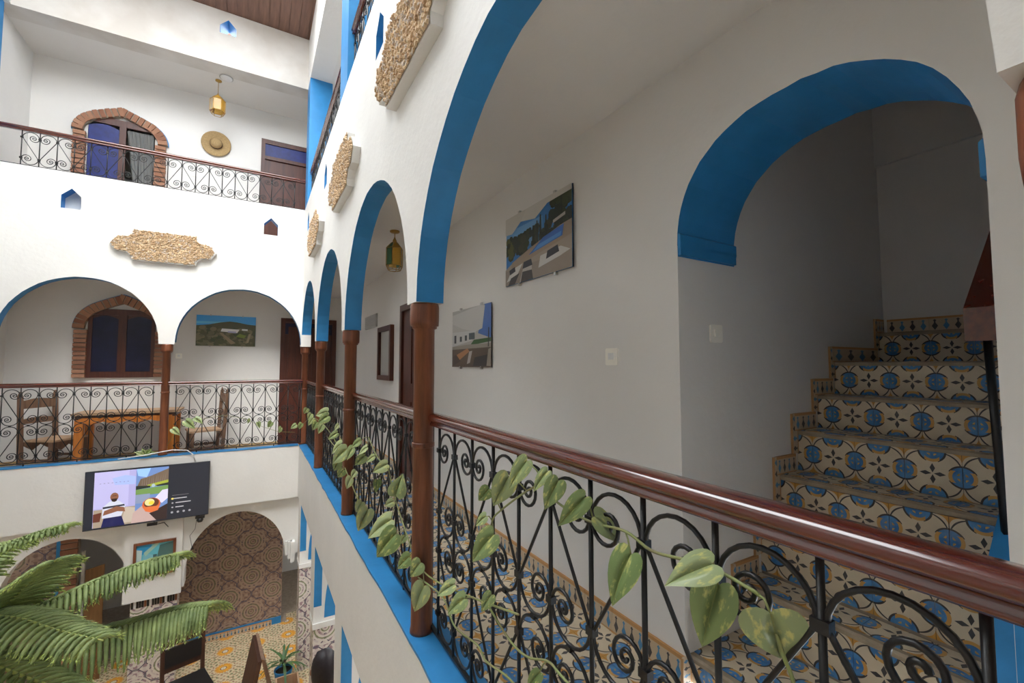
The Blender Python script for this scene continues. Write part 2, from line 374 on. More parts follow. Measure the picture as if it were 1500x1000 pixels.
# blue impost bands of the stair arch
for i, (y0, y1, s) in enumerate(((YJ-.014, YJ, 1), (YJ2, YJ2+.012, -1))):
    m = MB(); m.prism([(y0 if s > 0 else y1, 1.745), (y1 if s > 0 else y0, 1.70), (y1 if s > 0 else y0, 1.80), (y0 if s > 0 else y1, 1.79)], XW+.002, 1.884, 'x')
    m.box((XW+.004, min(y0, y1), 1.705), (1.88, max(y0, y1), 1.748)); struct(m.build('trim_%d' % (3+i), 'blue'), 'blue impost moulding of the stair arch')
sbox('trim_5', (XW-.005, -.6, 0), (XW-.0005, YJ2-.002, .74), 'curb_blue', 'blue painted dado beside the stair arch')
# stairwell
sbox('wall_stair_left', (1.885, YJ, -.2), (3.6, YJ+.1, 3.4), 'warm', 'grey stair wall with light switch')
m = MB(); m.box((3.43, .1, -.2), (3.53, YJ, 2.52)); m.box((3.40, .1, 2.52), (3.53, YJ, 3.4)); struct(m.build('wall_stair_back', 'warm'))
sbox('wall_stair_right', (1.885, .12, -.2), (3.43, .2, 3.4), 'warm')
sbox('ceiling_stair', (1.885, .12, 3.4), (3.6, YJ+.1, 3.5), 'warm')
# ceilings
sbox('ceiling', (XB, -1, 2.5), (XW, YB, 3.2), 'warm', 'white gallery ceiling behind the arches')
sbox('ceiling_left', (-3.75, -1, 2.5), (-2.90, YFB, 3.2), 'warm'); sbox('ceiling_near', (-2.77, -1, 2.5), (XF, -.25, 3.2), 'warm'); sbox('ceiling_far', (-2.95, YFB, 2.5), (XB, YB, 3.2), 'warm')
# far gallery back wall, end wall
sbox('wall_back', (-2.95, YB, -.8), (XW, YB+.1, 3.2), 'warm', 'far gallery back wall with brick-framed window')
sbox('wall_back_end', (-3.0, YFB, -.8), (-2.945, YB, 3.2), 'warm')
sbox('baseboard_back', (-2.945, YB-.015, -.18), (XW, YB-.0005, -.06), 'straw')
# ------------------------------------------------------------------ upper storey
YU = 8.86
cells_wall('wall_upper_back', [(-2.95, -2.27, 3.2, 3.2, 5.8, 5.8, 0, 'R'), (-2.27, -1.47, 5.05, 5.05, 5.8, 5.8), (-2.27, -1.47, 3.2, 3.2, 3.3, 3.3), (-1.47, XW, 3.2, 3.2, 5.8, 5.8, 0, 'L')], lambda u, z, d: (u, YU if d == 0 else YU+.1, z), ['warm'], 'upper gallery back wall with the straw hat')
sbox('wall_upper_room_back', (-3.0, 10.6, 3.2), (.1, 10.7, 5.9), 'warm'); sbox('wall_upper_room_left', (-3.0, YU+.1, 3.2), (-2.9, 10.6, 5.9), 'warm'); sbox('wall_upper_room_right', (0, YU+.1, 3.2), (.1, 10.6, 5.9), 'warm'); sbox('ceiling_upper_room', (-3.0, YU+.1, 5.8), (.1, 10.7, 5.9), 'warm'); sbox('floor_upper_room', (-3.0, YU, 3.2), (.1, 10.7, 3.3), 'warm')
sbox('wall_upper_left_end', (-3.0, 7.80, 3.2), (-2.90, YU, 5.8), 'plaster')
sbox('ceiling_upper_far', (-2.95, YFF+.30, 5.8), (XW, YU+.1, 5.9), 'warm')
sbox('ceiling_upper_right', (XF+.30, -1, 5.8), (XW, YFF+.30, 5.9), 'warm')
def beam(u0, u1): return niche_band(u0, u1, 5.8, 6.65, [(-.585, -.372)], 6.30, 6.42, 6.53)
cells_wall('wall_upper_beam', beam(-2.95, XF+.3), lambda u, z, d: (u, YFF if d == 0 else YFF+.30, z), ['stained', 'blue'], 'stained white beam under the wooden roof')
sbox('wall_upper_beam_right', (XF, -1, 5.8), (XF+.30, YFF, 6.65), 'plaster')
sbox('wall_upper_beam_left', (-3.05, -1, 5.8), (-2.77, YFF, 6.65), 'plaster')
for i, (a, b, l) in enumerate((((XF, 7.42, 3.77), (XF+.33, 7.779, 5.8), 'tall blue square pillar in the upper courtyard corner by the dark doorway'), ((XF, 4.02, 3.77), (XF+.3, 4.40, 5.8), 'blue square pillar of the upper gallery beside the long plaque'), ((-3.12, 7.42, 3.77), (-2.825, 7.779, 5.8), 'blue pillar at the upper railing end away from the dark doorway'))):
    m = MB(); m.box(a, b); struct(m.build('trim_%d' % (6+i), 'curb_blue'), l)
sbox('floor_upper_right', (XB, -1, 3.2), (XW, YU, 3.3), 'warm'); sbox('floor_upper_far', (-2.95, YFB, 3.2), (XB, YU, 3.3), 'warm')
roof = struct(bpy.data.objects.new('ceiling_roof', None), 'dark brown plank roof over the courtyard end'); C.objects.link(roof)
pm = MB(); pm.box((-.068, 0, 0), (.068, 1.75, .03)); pme = pm.mesh('plank', 'roofwood')
for i in range(33): inst('plank', pme, roof, (-2.95+.14*i, 6.35, 6.655+random.uniform(0, .006)))
sbox('ceiling_shade_near', (-3.85, -1.1, 6.66), (XF, 2.0, 6.75), 'roofwood'); sbox('ceiling_roof_cover', (-3.85, 6.35, 6.70), (XW+.4, YU+.1, 6.75), 'roofwood'); sbox('ceiling_roof_right', (XF, -1.1, 6.66), (XW+.4, 6.34, 6.75), 'plaster'); sbox('ceiling_roof_left', (-3.85, -1.1, 6.66), (-2.77, 6.34, 6.75), 'plaster')  # the near slab is unseen, added to darken the near end
# ------------------------------------------------------------------ ground floor
ZG = -3.15
sbox('floor_ground', (-3.85, -1.1, ZG-.1), (1.9, 9.6, ZG-.009), 'mortar', 'ground floor bed below the courtyard tiles')
gf = struct(bpy.data.objects.new('floor', None), 'courtyard floor of cream tiles with orange sunflowers'); C.objects.link(gf)
tm = MB(); h = .2175/2-.0015; tm.box((-h, -h, -.01), (h, h, 0)); tme = tm.mesh('tile', 'sun_tile')
for i in range(-5, 4):
    for j in range(-11, 4):
        inst('tile', tme, gf, (-.26+.10875+.2175*i, 7.87+.10875+.2175*j, ZG))
m = MB(); m.box((-3.75, -1.0, ZG-.01), (-.26+.2175*-5, 9.0, ZG)); m.box((-.26-.2175*5, -1., ZG-.01), (1.5, 7.87-.2175*11, ZG)); m.box((-.26+.2175*4+.0, 7.87-.2175*11, ZG-.01), (1.5, 9.0, ZG))
o = m.build('tile_field', 'sun_tile', gf); o['kind'] = 'stuff'
YL = 7.90
la = arch_cells(-2.62, -1.40, -1.65, .66, -.6, 24) ; lb = arch_cells(-.775, .50, -1.71, .765, -.6, 28)
cells = [(-2.95, -2.62, -1.88, -1.88, -.6, -.6, 0, 'R'), (-1.40, -.775, -1.88, -1.88, -.6, -.6, 0, 'LR'), (.50, .86, -1.71, -1.71, -.6, -.6, 0, 'LR')] + la + lb
cells_wall('wall_lower_far', cells, lambda u, z, d: (u, YL if d == 0 else YL+.22, z), ['plaster', 'plaster'], 'white ground floor wall with two round arches')
sbox('wall_lower_pier', (-1.43, YL-.07, -1.93), (-.80, YL, -.815), 'plaster', 'white pier the framed painting hangs on')
m = MB(); 
for k in range(3): m.box((.50+.035*k, YL-.04*k-.03, -1.71-.05*(k)), (.56+.035*k, YL+.2, -1.5))
struct(m.build('trim_9', 'plaster'), 'stepped plaster corbel at the end of the round arch')
for i, (a, b) in enumerate((((-1.35, YL-.02, ZG), (-.84, YL+.2, -1.93)), ((-2.9, YL, ZG), (-2.66, YL+.2, -1.88)))):
    sbox('wall_lower_pillar_%d' % (i+1), a, b, 'zellige_pale', 'mosaic tiled pillar base under the white pier' if i == 0 else None)
cp = struct(bpy.data.objects.new('trim_10', None), 'row of small black and orange mosaic pieces'); C.objects.link(cp)
mm = [MB().mesh('x', 'black')]; pc = []
for c in ('black', 'terracotta', 'white'):
    q = MB(); q.box((-.012, -.006, -.05), (.012, 0, .05)); pc.append(q.mesh('mosaic_piece', c))
for k in range(18): inst('mosaic_piece', pc[(k*2) % 3 if k % 2 else 0], cp, (-1.33+.028*k, YL-.021, -1.985))
sbox('wall_lower_back', (-1.45, 8.75, ZG), (.52, 8.85, -.6), 'zellige', 'patio back wall covered in brown mosaic tile')
sbox('wall_lower_back_left', (-3.75, 8.75, ZG), (-2.27, 8.85, -.6), 'zellige')
sbox('baseboard_lower', (-1.45, 8.735, ZG), (.52, 8.7495, ZG+.11), 'curb_blue', 'blue painted base of the mosaic wall')
sk = struct(bpy.data.objects.new('baseboard_lower_mosaic', None)); C.objects.link(sk)
sm_ = MB(); sm_.add([(0, -.5, 0), (.5, -.5, 0)], []) if False else None
def skirt_piece(L, hgt, th=.01):
    q = MB(); q.box((-.5, -.5, 0), (.5, .5, 1)); return q.mesh('skirting_tile', 'skirt')
SK = skirt_piece(1, 1)
for k in range(9): inst('skirting_tile', SK, sk, (-1.32+.2*k, 8.722, ZG), None, (.196, .012, .09))
sbox('wall_lower_room_back', (-3.85, 10.8, ZG), (1.9, 10.9, -.5), 'plaster'); sbox('floor_lower_room', (-3.85, 9.6, ZG-.1), (1.9, 10.9, ZG-.009), 'mortar'); sbox('ceiling_lower_room', (-3.85, 8.80, -.6), (1.9, 10.9, -.5), 'plaster'); sbox('wall_lower_room_left', (-3.85, 7.9, ZG), (-3.75, 10.8, -.5), 'plaster'); sbox('wall_lower_room_right', (1.8, 9.5, ZG), (1.9, 10.8, -.5), 'plaster'); sbox('wall_lower_right', (XW+.3, -1, ZG), (XW+.4, 9.5, -.79), 'plaster')
# lower right arcade pillars (blue reveals, mosaic below)
for i, y0 in enumerate((7.24, 5.52, 3.77, 2.0)):
    m = MB(); m.box((XF, y0, -1.68), (XF+.34, y0+.30, -.78), 0)
    m.box((XF+.004, y0-.004, -1.46), (XF+.085, y0, -.78), 1)
    c2 = [(XF+.13+.21*(1-math.cos(t*PI/2/8)) , -1.42+.5*math.sin(t*PI/2/8)) for t in range(9)]
    m.prism([(XF+.34, -1.60)]+[(XF+.115, -1.60)]+[(XF+.115+.225*(1-math.cos(t*PI/16)), -1.60+.75*math.sin(t*PI/16)) for t in range(1, 9)], y0-.004, y0, 'y', 2)
    m.prism([(XF-.006, -1.64), (XF-.006, -1.70), (XF+.345, -1.70), (XF+.345, -1.64)], y0-.02, y0+.30, 'y', 0)
    struct(m.build('wall_lower_impost_%d' % (i+1), ['plaster', 'curb_blue', 'blue']), 'white impost with blue reveals on the mosaic arcade pillar')
    sbox('wall_lower_post_%d' % (i+1), (XF+.005, y0, ZG), (XF+.33, y0+.29, -1.70), 'zellige_pale', 'mosaic tiled arcade pillar')
# ------------------------------------------------------------------ gallery floor tiles
fl = struct(bpy.data.objects.new('floor_gallery', None), 'gallery floor of patterned blue, cream and orange cement tiles'); C.objects.link(fl)
_tc = {}
def tile_mesh(u0, u1, v0, v1):
    k = (round(u0, 3), round(u1, 3), round(v0, 3), round(v1, 3))
    if k not in _tc:
        q = MB(); g = .006; q.box((u0+g, v0+g, -.05), (u1-g, v1-g, 0)); _tc[k] = q.mesh('tile', 'tile')
    return _tc[k]
sbox('grout_bed', (.83, .32, -.012), (XW, 7.75, -.003), 'mortar', parent=fl)
TP = .2
for j in range(38):
    y = .2+TP*j
    if y < .3: continue
    for i, xc in enumerate((.83, 1.03, 1.23, 1.43)):
        u0, u1 = (0.0, .5) if i == 0 else ((-.5, .34) if i == 3 else (-.5, .5))
        inst('tile', tile_mesh(u0, u1, -.5, .5), fl, (xc, y, random.uniform(-.0006, .0006)), None, (TP, TP, .1))
# skirting along the gallery wall
bs = struct(bpy.data.objects.new('baseboard_right', None), 'skirting of small vase-motif tiles along the gallery wall'); C.objects.link(bs)
for k in range(33): inst('skirting_tile', SK, bs, (XW-.007, YJ+.1+.2*k, 0), (0, 0, PI/2), (.197, .012, .105))
# ------------------------------------------------------------------ stairs
st = struct(bpy.data.objects.new('stairs', None), 'steep stairs clad in patterned cement tiles behind the arch'); C.objects.link(st)
steps = [(1.52, .11), (1.85, .31), (2.02, .52), (2.19, .729), (2.36, .925), (2.567, 1.095), (2.763, 1.269), (3.33, 1.45)]
SP = .176; SY0 = .46
zprev = 0
for k, (x, z) in enumerate(steps):
    xn = steps[k+1][0] if k+1 < len(steps) else 3.43
    m = MB(); m.box((x+.012, SY0, zprev-.02 if k else 0), (3.43, YJ-.001, z-.012)); m.build('step', 'mortar', st)
    m = MB(); hh = .016; m.prism([(x-.004, z-.020), (x+.03, z-.020), (x+.03, z-.002), (x+.004, z+.001), (x-.004, z-.006)], SY0, YJ-.001, 'y'); nb = m.build('nosing', 'nosing', st)
    # riser tiles (vertical): local u->y, v->z
    hr = z-.02-zprev; half = min(.5, hr/SP/2)
    ys = [(1.048+SP, -.5, -.5+.071/SP)] + [(1.048-SP*i, -.5, .5) for i in range(4)]
    for yc, u0, u1 in ys:
        if yc-SP/2 < SY0: u0 = max(u0, (SY0-yc)/SP)
        if u1 <= u0+.05: continue
        # rotate: x_local -> +y, y_local -> +z, normal -> -x
        inst('tile', tile_mesh(u0, u1, -half, half), st, (x, yc, zprev+hr/2), Matrix(((0, 0, -1), (1, 0, 0), (0, 1, 0))).to_euler() if False else (PI/2, 0, -PI/2), (SP, SP, .1)) if False else None
        o = inst('tile', tile_mesh(-u1 if False else u0, u1, -half, half), st); o.matrix_world = Matrix(((0, 0, -1, x+.008), (SP, 0, 0, yc), (0, SP, 0, zprev+hr/2), (0, 0, 0, 1))) @ Matrix.Diagonal((1, 1, .16, 1))
        nt = max(1, math.ceil((xn-x-.03)/SP)); x0 = x+.03
        for q in range(nt):
            a0 = -.5; a1 = min(.5, (xn-x0)/SP-.5-q+ (0)); 
            if a1 <= a0+.04: continue
            t_ = inst('tile', tile_mesh(a0, a1, u0, u1), st, (x0+SP*(q+.5), yc, z), None, (SP, SP, .1))
    # side skirting following the steps
    if k: inst('skirting_tile', SK, st, ((x+xn)/2-.03, YJ-.007, z), None, (xn-x-.002, .012, .085))
    rs = inst('skirting_tile', SK, st); rs.matrix_world = Matrix(((0, 0, .05, x-.05), (0, .010, 0, YJ-.006), (-(z-zprev)*.99, 0, 0, zprev+(z-zprev)/2+(.085 if k else 0)), (0, 0, 0, 1)))
    zprev = z
for k in range(4): inst('skirting_tile', SK, st, (3.424, YJ-.12-.2*k, 1.45), (0, 0, PI/2), (.198, .01, .085))
m = MB(); m.prism([(1.9, .1), (1.9, .62), (3.2, 1.75), (3.4, 1.75), (3.4, .1)], .385, .455, 'y'); m.build('stringer_wall', 'blue', st)
# stair railing
sr = thing('stair_railing', 'dark wooden handrail on black iron posts beside the tiled steps', 'railing', (2.03, .43, .70))
m = MB(); m.tube([(0, 0, 0), (.06, .03, .66)], .011, 6); m.build('newel_post', 'iron', sr)
m = MB(); m.prism([(.005, .63), (1.28, 1.80), (1.28, 1.92), (.005, .74)], -.01, .07, 'y'); m.build('handrail', 'rail', sr)
for k in range(5):
    m = MB(); a = .2+.22*k; m.tube([(a, .03, .16+.9*a), (a, .03, .60+.9*a)], .008, 6); m.build('bar', 'iron', sr)
# ------------------------------------------------------------------ columns
def column_mesh():
    q = MB(); q.lathe([(.054, 0), (.054, .015), (.050, .03), (.049, 1.425), (.060, 1.43), (.060, 1.44), (.068, 1.442), (.070, 1.47), (.070, 1.535), (.066, SPR)], 24); return q.mesh('column_shaft', 'column')
CM = column_mesh(); CM2 = CM.copy(); CM2.materials[0] = M['column_orange']
q = MB(); q.lathe([(.0515, -.012), (.054, -.008), (.054, .008), (.0515, .012)], 24); RM = q.mesh('ring_band', 'column_orange')
def column(x, y, label, zring=.87):
    t = thing('wooden_column', label, 'column', (x, y, 0), 0, 'gallery columns'); inst('shaft', CM2 if (y > 5 or x < 0) else CM, t); inst('ring_band', RM, t, (0, 0, zring)); return t
CL = ['dark wooden column at the gallery corner nearest the stairs arch', 'dark varnished column with the longest vine stem crossing it', 'dark varnished column behind the thick cluster of vine leaves', 'reddish column with sparse vine leaves beside it', 'orange-brown column where the two railings meet']
for y, l in zip(COLY, CL): column(.716, y, l)
column(COLX[1], YFF+.06, 'orange-brown column above the television between two arches'); column(COLX[0], YFF+.06, 'orange-brown column at the railing end away from the wooden door')
# ------------------------------------------------------------------ wrought iron railings
def scroll_path(w, h):
    r = w/2-.006
    def half():
        pts = []; c = (w/2, h-w/2)
        def arc(cx, cz, rr, a0, a1, n): 
            for i in range(n+1):
                a = math.radians(a0+(a1-a0)*i/n); pts.append((cx+rr*math.cos(a), cz+rr*math.sin(a)))
        arc(c[0], c[1], r, 180, 0, 12); u = c[0]+r
        for rr, a0, n in ((.56*r, 0, 9), (.37*r, 180, 8), (.22*r, 0, 6), (.12*r, 180, 5)):
            s = -1 if a0 == 0 else 1; cx = u+s*rr; arc(cx, c[1], rr, a0, a0-180, n); u = cx+s*rr
        return pts
    top = half(); bot = [(w-u, h-z) for u, z in top]
    return bot[::-1] + top
_sc = {}
def scroll_mesh(w, h, mirror, flip, rad, mat):
    k = (round(w, 3), round(h, 3), mirror, flip, mat)
    if k not in _sc:
        P = [((w-u) if mirror else u, 0, (h-z) if flip else z) for u, z in scroll_path(w, h)]
        Q = [P[0]]
        for p in P[1:]:
            if (Vector(p)-Vector(Q[-1])).length > 1e-4: Q.append(p)
        q = MB(); q.tube(Q, rad, 6); _sc[k] = q.mesh('scroll', mat)
    return _sc[k]
def railing(name, label, origin, rotz, length, w, first, nb, zb, zt, firstA, two=True, mat='iron', rb=.0064, rs=.0053, rail=True, group='wrought iron railings', railz=.965, stub=False, rl0=0.0, rl1=0.0):
    t = thing(name, label, 'railing', origin, rotz, group)
    q = MB(); q.tube([(0, 0, zb-.004), (0, 0, zt+.028)], rb, 8); bm_ = q.mesh('bar', mat)
    q = MB(); q.box((-.0135, -.0095, -.010), (.0135, .0095, .010)); cm = q.mesh('collar', mat)
    q = MB(); q.box((-.010, -.009, -.006), (.010, .009, .006)); cs = q.mesh('clip', mat)
    zm = (zb+zt)/2; us = [first+w*i for i in range(nb)]
    for i, u in enumerate(us):
        inst('bar', bm_, t, (u, 0, 0))
        lv = [zt-w/2, zb+w/2] + ([zm+w/2, zm-w/2] if two else [])
        for z in lv: inst('collar', cm, t, (u, 0, z))
        if i+1 < nb:
            mir = (i % 2 == 0) != firstA
            if two:
                inst('scroll', scroll_mesh(w, zt-zm, mir, False, rs, mat), t, (u, 0, zm)); inst('scroll', scroll_mesh(w, zm-zb, mir, True, rs, mat), t, (u, 0, zb))
                inst('clip', cs, t, (u+w/2, 0, zm))
            else: inst('scroll', scroll_mesh(w, zt-zb, mir, False, rs, mat), t, (u, 0, zb))
    m = MB(); m.box((0, -.008, zb-.016), (length, .008, zb-.004)); m.build('bottom_bar', mat, t)
    for u in ((.012, length-.012) if not stub else ()): inst('end_post', bm_, t, (u, 0, 0), None, (1.3, 1.6, 1))
    for k in (.22, .5, .78):
        m = MB(); m.box((length*k-.006, -.006, .002-origin[2] if origin[2] < .5 else zb-.05), (length*k+.006, .006, zb-.016)); m.build('foot', mat, t)
    if rail:
        pr = [(-.026, 0), (.026, 0), (.026, .010), (.020, .014), (.020, .020), (.034, .027), (.036, .036), (.033, .046), (.024, .053), (0, .056), (-.024, .053), (-.033, .046), (-.036, .036), (-.034, .027), (-.020, .020), (-.020, .014), (-.026, .010)]
        m = MB(); n = len(pr); vs = [(rl0, a, railz+b) for a, b in pr]+[(length+rl1, a, railz+b) for a, b in pr]
        m.add(vs, [tuple(range(n)), tuple(range(n, 2*n))[::-1]]); m.add(vs, [(i, (i+1) % n, n+(i+1) % n, n+i) for i in range(n)], 0, True)
        m.build('handrail', 'rail', t)
    return t
XR = .757; ZB, ZT = .035, .945
RL = ['black scrolled railing with varnished handrail in front of the stairs arch', 'black scrolled railing overgrown by the thick vine cluster', 'black scrolled railing with few vine leaves, second from the corner', 'black scrolled railing next to the corner column']
for i in range(4):
    y1, y0 = COLY[i+1], COLY[i]; L = y1-y0
    # local x runs towards -y
    wv = .178; n = 11; f = (y1-1.783-wv) if i == 0 else (L-wv*10)/2
    railing('balcony_railing', RL[i], (XR, y1, 0), -PI/2, L, wv, f, n, ZB, ZT, i != 0, rl0=.0, rl1=.0)
railing('balcony_railing', 'thin scrolled railing before the carved chair and the orange table', (-2.82, YFF+.06, 0), 0, 1.75, .162, .166, 10, .045, .955, True, mat='oldiron', rb=.006, rs=.005, railz=.97)
railing('balcony_railing', 'thin scrolled railing in front of the reddish wooden door', (COLX[1], YFF+.06, 0), 0, 1.75, .158, .125, 11, .045, .955, False, mat='oldiron', rb=.006, rs=.005, railz=.97)
railing('upper_railing', 'low scrolled upper railing in front of the straw hat and lantern', (-2.86, YFF+.06, 3.77), 0, 3.51, .164, .24, 20, .03, .46, True, False, 'oldiron', .006, .0045, railz=.465, stub=True)
for i, (y1, y0, l) in enumerate(((7.42, 4.40, 'low upper railing between the two blue pillars'), (4.02, .2, 'low upper railing above the largest pebble plaque'))):
    n = int((y1-y0)/.17); railing('upper_railing', l, (XF+.06, y1, 3.77), -PI/2, y1-y0, (y1-y0)/n, 0, n+1, .03, .46, True, False, 'oldiron', .006, .0045, railz=.465, stub=True)
# ------------------------------------------------------------------ stone plaques
PLQ = [(-.60, .0), (-.53, .10), (-.42, .11), (-.36, .165), (-.355, .215), (.355, .215), (.36, .165), (.42, .11), (.53, .10), (.60, 0), (.53, -.10), (.42, -.11), (.36, -.165), (.355, -.215), (-.355, -.215), (-.36, -.165), (-.42, -.11), (-.53, -.10)]
def inside(p, poly):
    c = False; n = len(poly)
    for i in range(n):
        (x0, y0), (x1, y1) = poly[i], poly[(i+1) % n]
        if (y0 > p[1]) != (y1 > p[1]) and p[0] < (x1-x0)*(p[1]-y0)/(y1-y0)+x0: c = not c
    return c
def plaque(loc, rotz, label):
    t = thing('stone_plaque', label, 'plaque', loc, rotz, 'pebble plaques')
    m = MB(); m.prism(PLQ, -.055, 0, 'y'); m.build('plaster_border', 'plaster', t); m = MB(); m.prism([(a*.965, b*.94) for a, b in PLQ], -.062, -.0551, 'y'); m.build('mortar_bed', 'stonebed', t)
    m = MB(); sp = .021; x = -.6
    while x < .6:
        z = -.22
        while z < .22:
            px, pz = x+random.uniform(-.008, .008), z+random.uniform(-.008, .008)
            if inside((px*1.02, pz*1.03), PLQ):
                r = random.uniform(.009, .016); d = random.uniform(.010, .022)
                vs = [(px+r*math.cos(a)*random.uniform(.8, 1.2), -.0605, pz+r*math.sin(a)*random.uniform(.7, 1.2)) for a in (0, 1.26, 2.5, 3.77, 5.03)]; top = [(px+(vx-px)*.6, -.055-d, pz+(vz-pz)*.6) for vx, _, vz in vs]
                m.add(vs+top, [(5, 6, 7, 8, 9)]+[(i, (i+1) % 5, 5+(i+1) % 5, 5+i) for i in range(5)])
            z += sp
        x += sp
    o = m.build('stones', 'stone', t, fix=False); o['kind'] = 'stuff'
plaque((-1.12, YFF-.0005, 2.90), 0, 'pebble plaque on the white wall above the television')
for y, l in ((2.04, 'large pebble plaque beside the biggest blue arch'), (3.95, 'pebble plaque between the lantern arch and the big blue arch'), (5.92, 'pebble plaque closest to the corner column of the side gallery')):
    plaque((XF-.0005, y, 2.885), -PI/2, l)
# ------------------------------------------------------------------ flat prints
def print_mesh(m, W, H, polys, d0=0.0, step=.00004):
    # polys: (color, [(u,v)...]) in 0..1, facing -y
    if m.col is None: m.col = []
    for k, (c, pts) in enumerate(polys):
        m.face([((u-.5)*W, d0-step*(k+1), (v-.5)*H) for u, v in pts]); m.col.append(c)
def R(u0, v0, u1, v1): return [(u0, v0), (u1, v0), (u1, v1), (u0, v1)]
def E_(cu, cv, ru, rv, n=14): return [(cu+ru*math.cos(2*PI*i/n), cv+rv*math.sin(2*PI*i/n)) for i in range(n)]
def photo_panel(label, loc, rotz, W, H, polys):
    t = thing('photo_panel', label, 'picture', loc, rotz)
    m = MB(); m.box((-W/2, -.014, -H/2), (W/2, -.010, H/2)); m.build('panel', 'black', t)
    m = MB(); print_mesh(m, W, H, polys, -.0142); m.build('print', 'print', t, fix=False)
    for sx in (-1, 1):
        for sz in (-1, 1):
            m = MB(); m.box((sx*W*.27-.010, -.018, sz*H/2-(.006 if sz > 0 else .016)), (sx*W*.27+.010, 0, sz*H/2+(.016 if sz > 0 else .006))); m.build('clip', 'steel', t)
def foliage(u0, u1, v0, v1, n, cols, r):
    out = []
    for i in range(n):
        u, v = random.uniform(u0, u1), random.uniform(v0, v1); rr = r*random.uniform(.5, 1.2); out.append((random.choice(cols), [(min(.998, max(.002, a)), min(.998, max(.002, b))) for a, b in E_(u, v, rr, rr*1.3, 7)]))
    return out
DG = [(.015, .022, .010), (.03, .045, .015), (.045, .05, .02), (.02, .03, .02)]
pool = [((.05, .22, .55), R(0, 0, 1, 1)), ((.16, .38, .68), R(0, .5, .6, .8))] + foliage(.0, .35, .40, .68, 40, DG+[(.10, .10, .02)], .05) + foliage(.3, 1, .42, .70, 60, DG, .045) + foliage(.72, 1, .55, .95, 40, DG[:2], .05)
pool += [(DG[0], [(u-.02, .45), (u+.02, .45), (u+.008, z), (u-.008, z)]) for u, z in ((.47, .72), (.53, .76), (.58, .82), (.66, .78), (.79, .9), (.87, .93))]
pool += [((.55, .52, .47), [(0, .93), (0, .76), (.12, .74), (.27, .86), (.4, .98), (.36, .999), (0, .999)]), ((.60, .57, .52), [(.27, .86), (.5, .80), (.68, .92), (1, .93), (1, .999), (.36, .999)]),
  ((.36, .29, .22), [(0, .18), (1, .18), (1, .43), (.1, .30), (0, .24)]), ((.32, .24, .17), [(.1, .22), (1, .40), (1, .58), (.85, .56), (.45, .44), (.12, .32)]), ((.02, .12, .45), [(.40, .34), (.88, .42), (.90, .56), (.62, .50)]), ((.06, .25, .62), [(.46, .36), (.86, .43), (.87, .48), (.55, .43)]),
  ((.30, .24, .19), R(0, 0, 1, .22)), ((.62, .60, .56), [(.02, .06), (.2, .1), (.3, .26), (.12, .22)]), ((.6, .58, .55), [(.55, .12), (.85, .18), (.98, .22), (.86, .3), (.58, .27)]), ((.50, .46, .42), [(.25, .0), (.45, .02), (.45, .24), (.32, .22)]),
  ((.02, .02, .03), [(.08, .15), (.18, .18), (.17, .25), (.07, .22)]), ((.02, .02, .03), [(.30, .18), (.46, .19), (.44, .28), (.32, .27)]), ((.02, .02, .03), [(.66, .20), (.84, .24), (.82, .33), (.68, .30)]), ((.05, .04, .035), [(.05, .0), (.17, .0), (.25, .14), (.1, .1)]), ((.05, .04, .035), [(.27, .0), (.47, .0), (.45, .13), (.3, .14)]),
  ((.45, .40, .34), [(.76, .62), (.92, .66), (.92, .70), (.76, .66)])]
photo_panel('pool photograph with dark trees on the gallery wall', (XW-.0005, 2.245, 2.02), -PI/2, .735, .465, pool)
terr = [((.42, .40, .37), R(0, 0, 1, 1)), ((.06, .16, .48), [(.70, .55), (.999, .45), (.999, .999), (.85, .999)]), ((.55, .53, .50), [(0, .93), (.72, .999), (.86, .98), (.80, .62), (.55, .56), (0, .78)]), ((.48, .46, .43), [(0, .78), (.3, .66), (.55, .60), (.55, .56), (0, .62)]),
  ((.55, .55, .54), [(0, .36), (.55, .44), (.66, .60), (0, .62)]), ((.02, .02, .03), R(.06, .42, .12, .56)), ((.03, .04, .05), R(.22, .44, .28, .53)), ((.03, .04, .05), R(.36, .45, .42, .54)), ((.05, .07, .08), R(.47, .46, .62, .57)), ((.03, .10, .015), [(.5, .36), (.999, .40), (.999, .46), (.6, .45)]),
  ((.30, .27, .22), [(0, .30), (.999, .30), (.999, .37), (.4, .38), (0, .36)]), ((.10, .07, .05), R(0, 0, .999, .31)), ((.42, .20, .08), [(.18, .10), (.48, .26), (.44, .32), (.1, .2)]), ((.06, .04, .035), [(.05, .03), (.25, .1), (.12, .22), (.03, .18)]), ((.45, .43, .42), [(.42, .05), (.50, .07), (.56, .27), (.48, .26)]), ((.03, .03, .03), [(.58, .02), (.9, .02), (.95, .2), (.62, .16)]), ((.35, .31, .26), [(.9, .02), (.998, .02), (.998, .3), (.94, .28)]), ((.02, .02, .02), [(.93, .32), (.95, .32), (.96, .62), (.94, .62)])]
photo_panel('terrace photograph with a white sail shade on the gallery wall', (XW-.0005, 3.20, 1.475), -PI/2, .725, .475, terr)
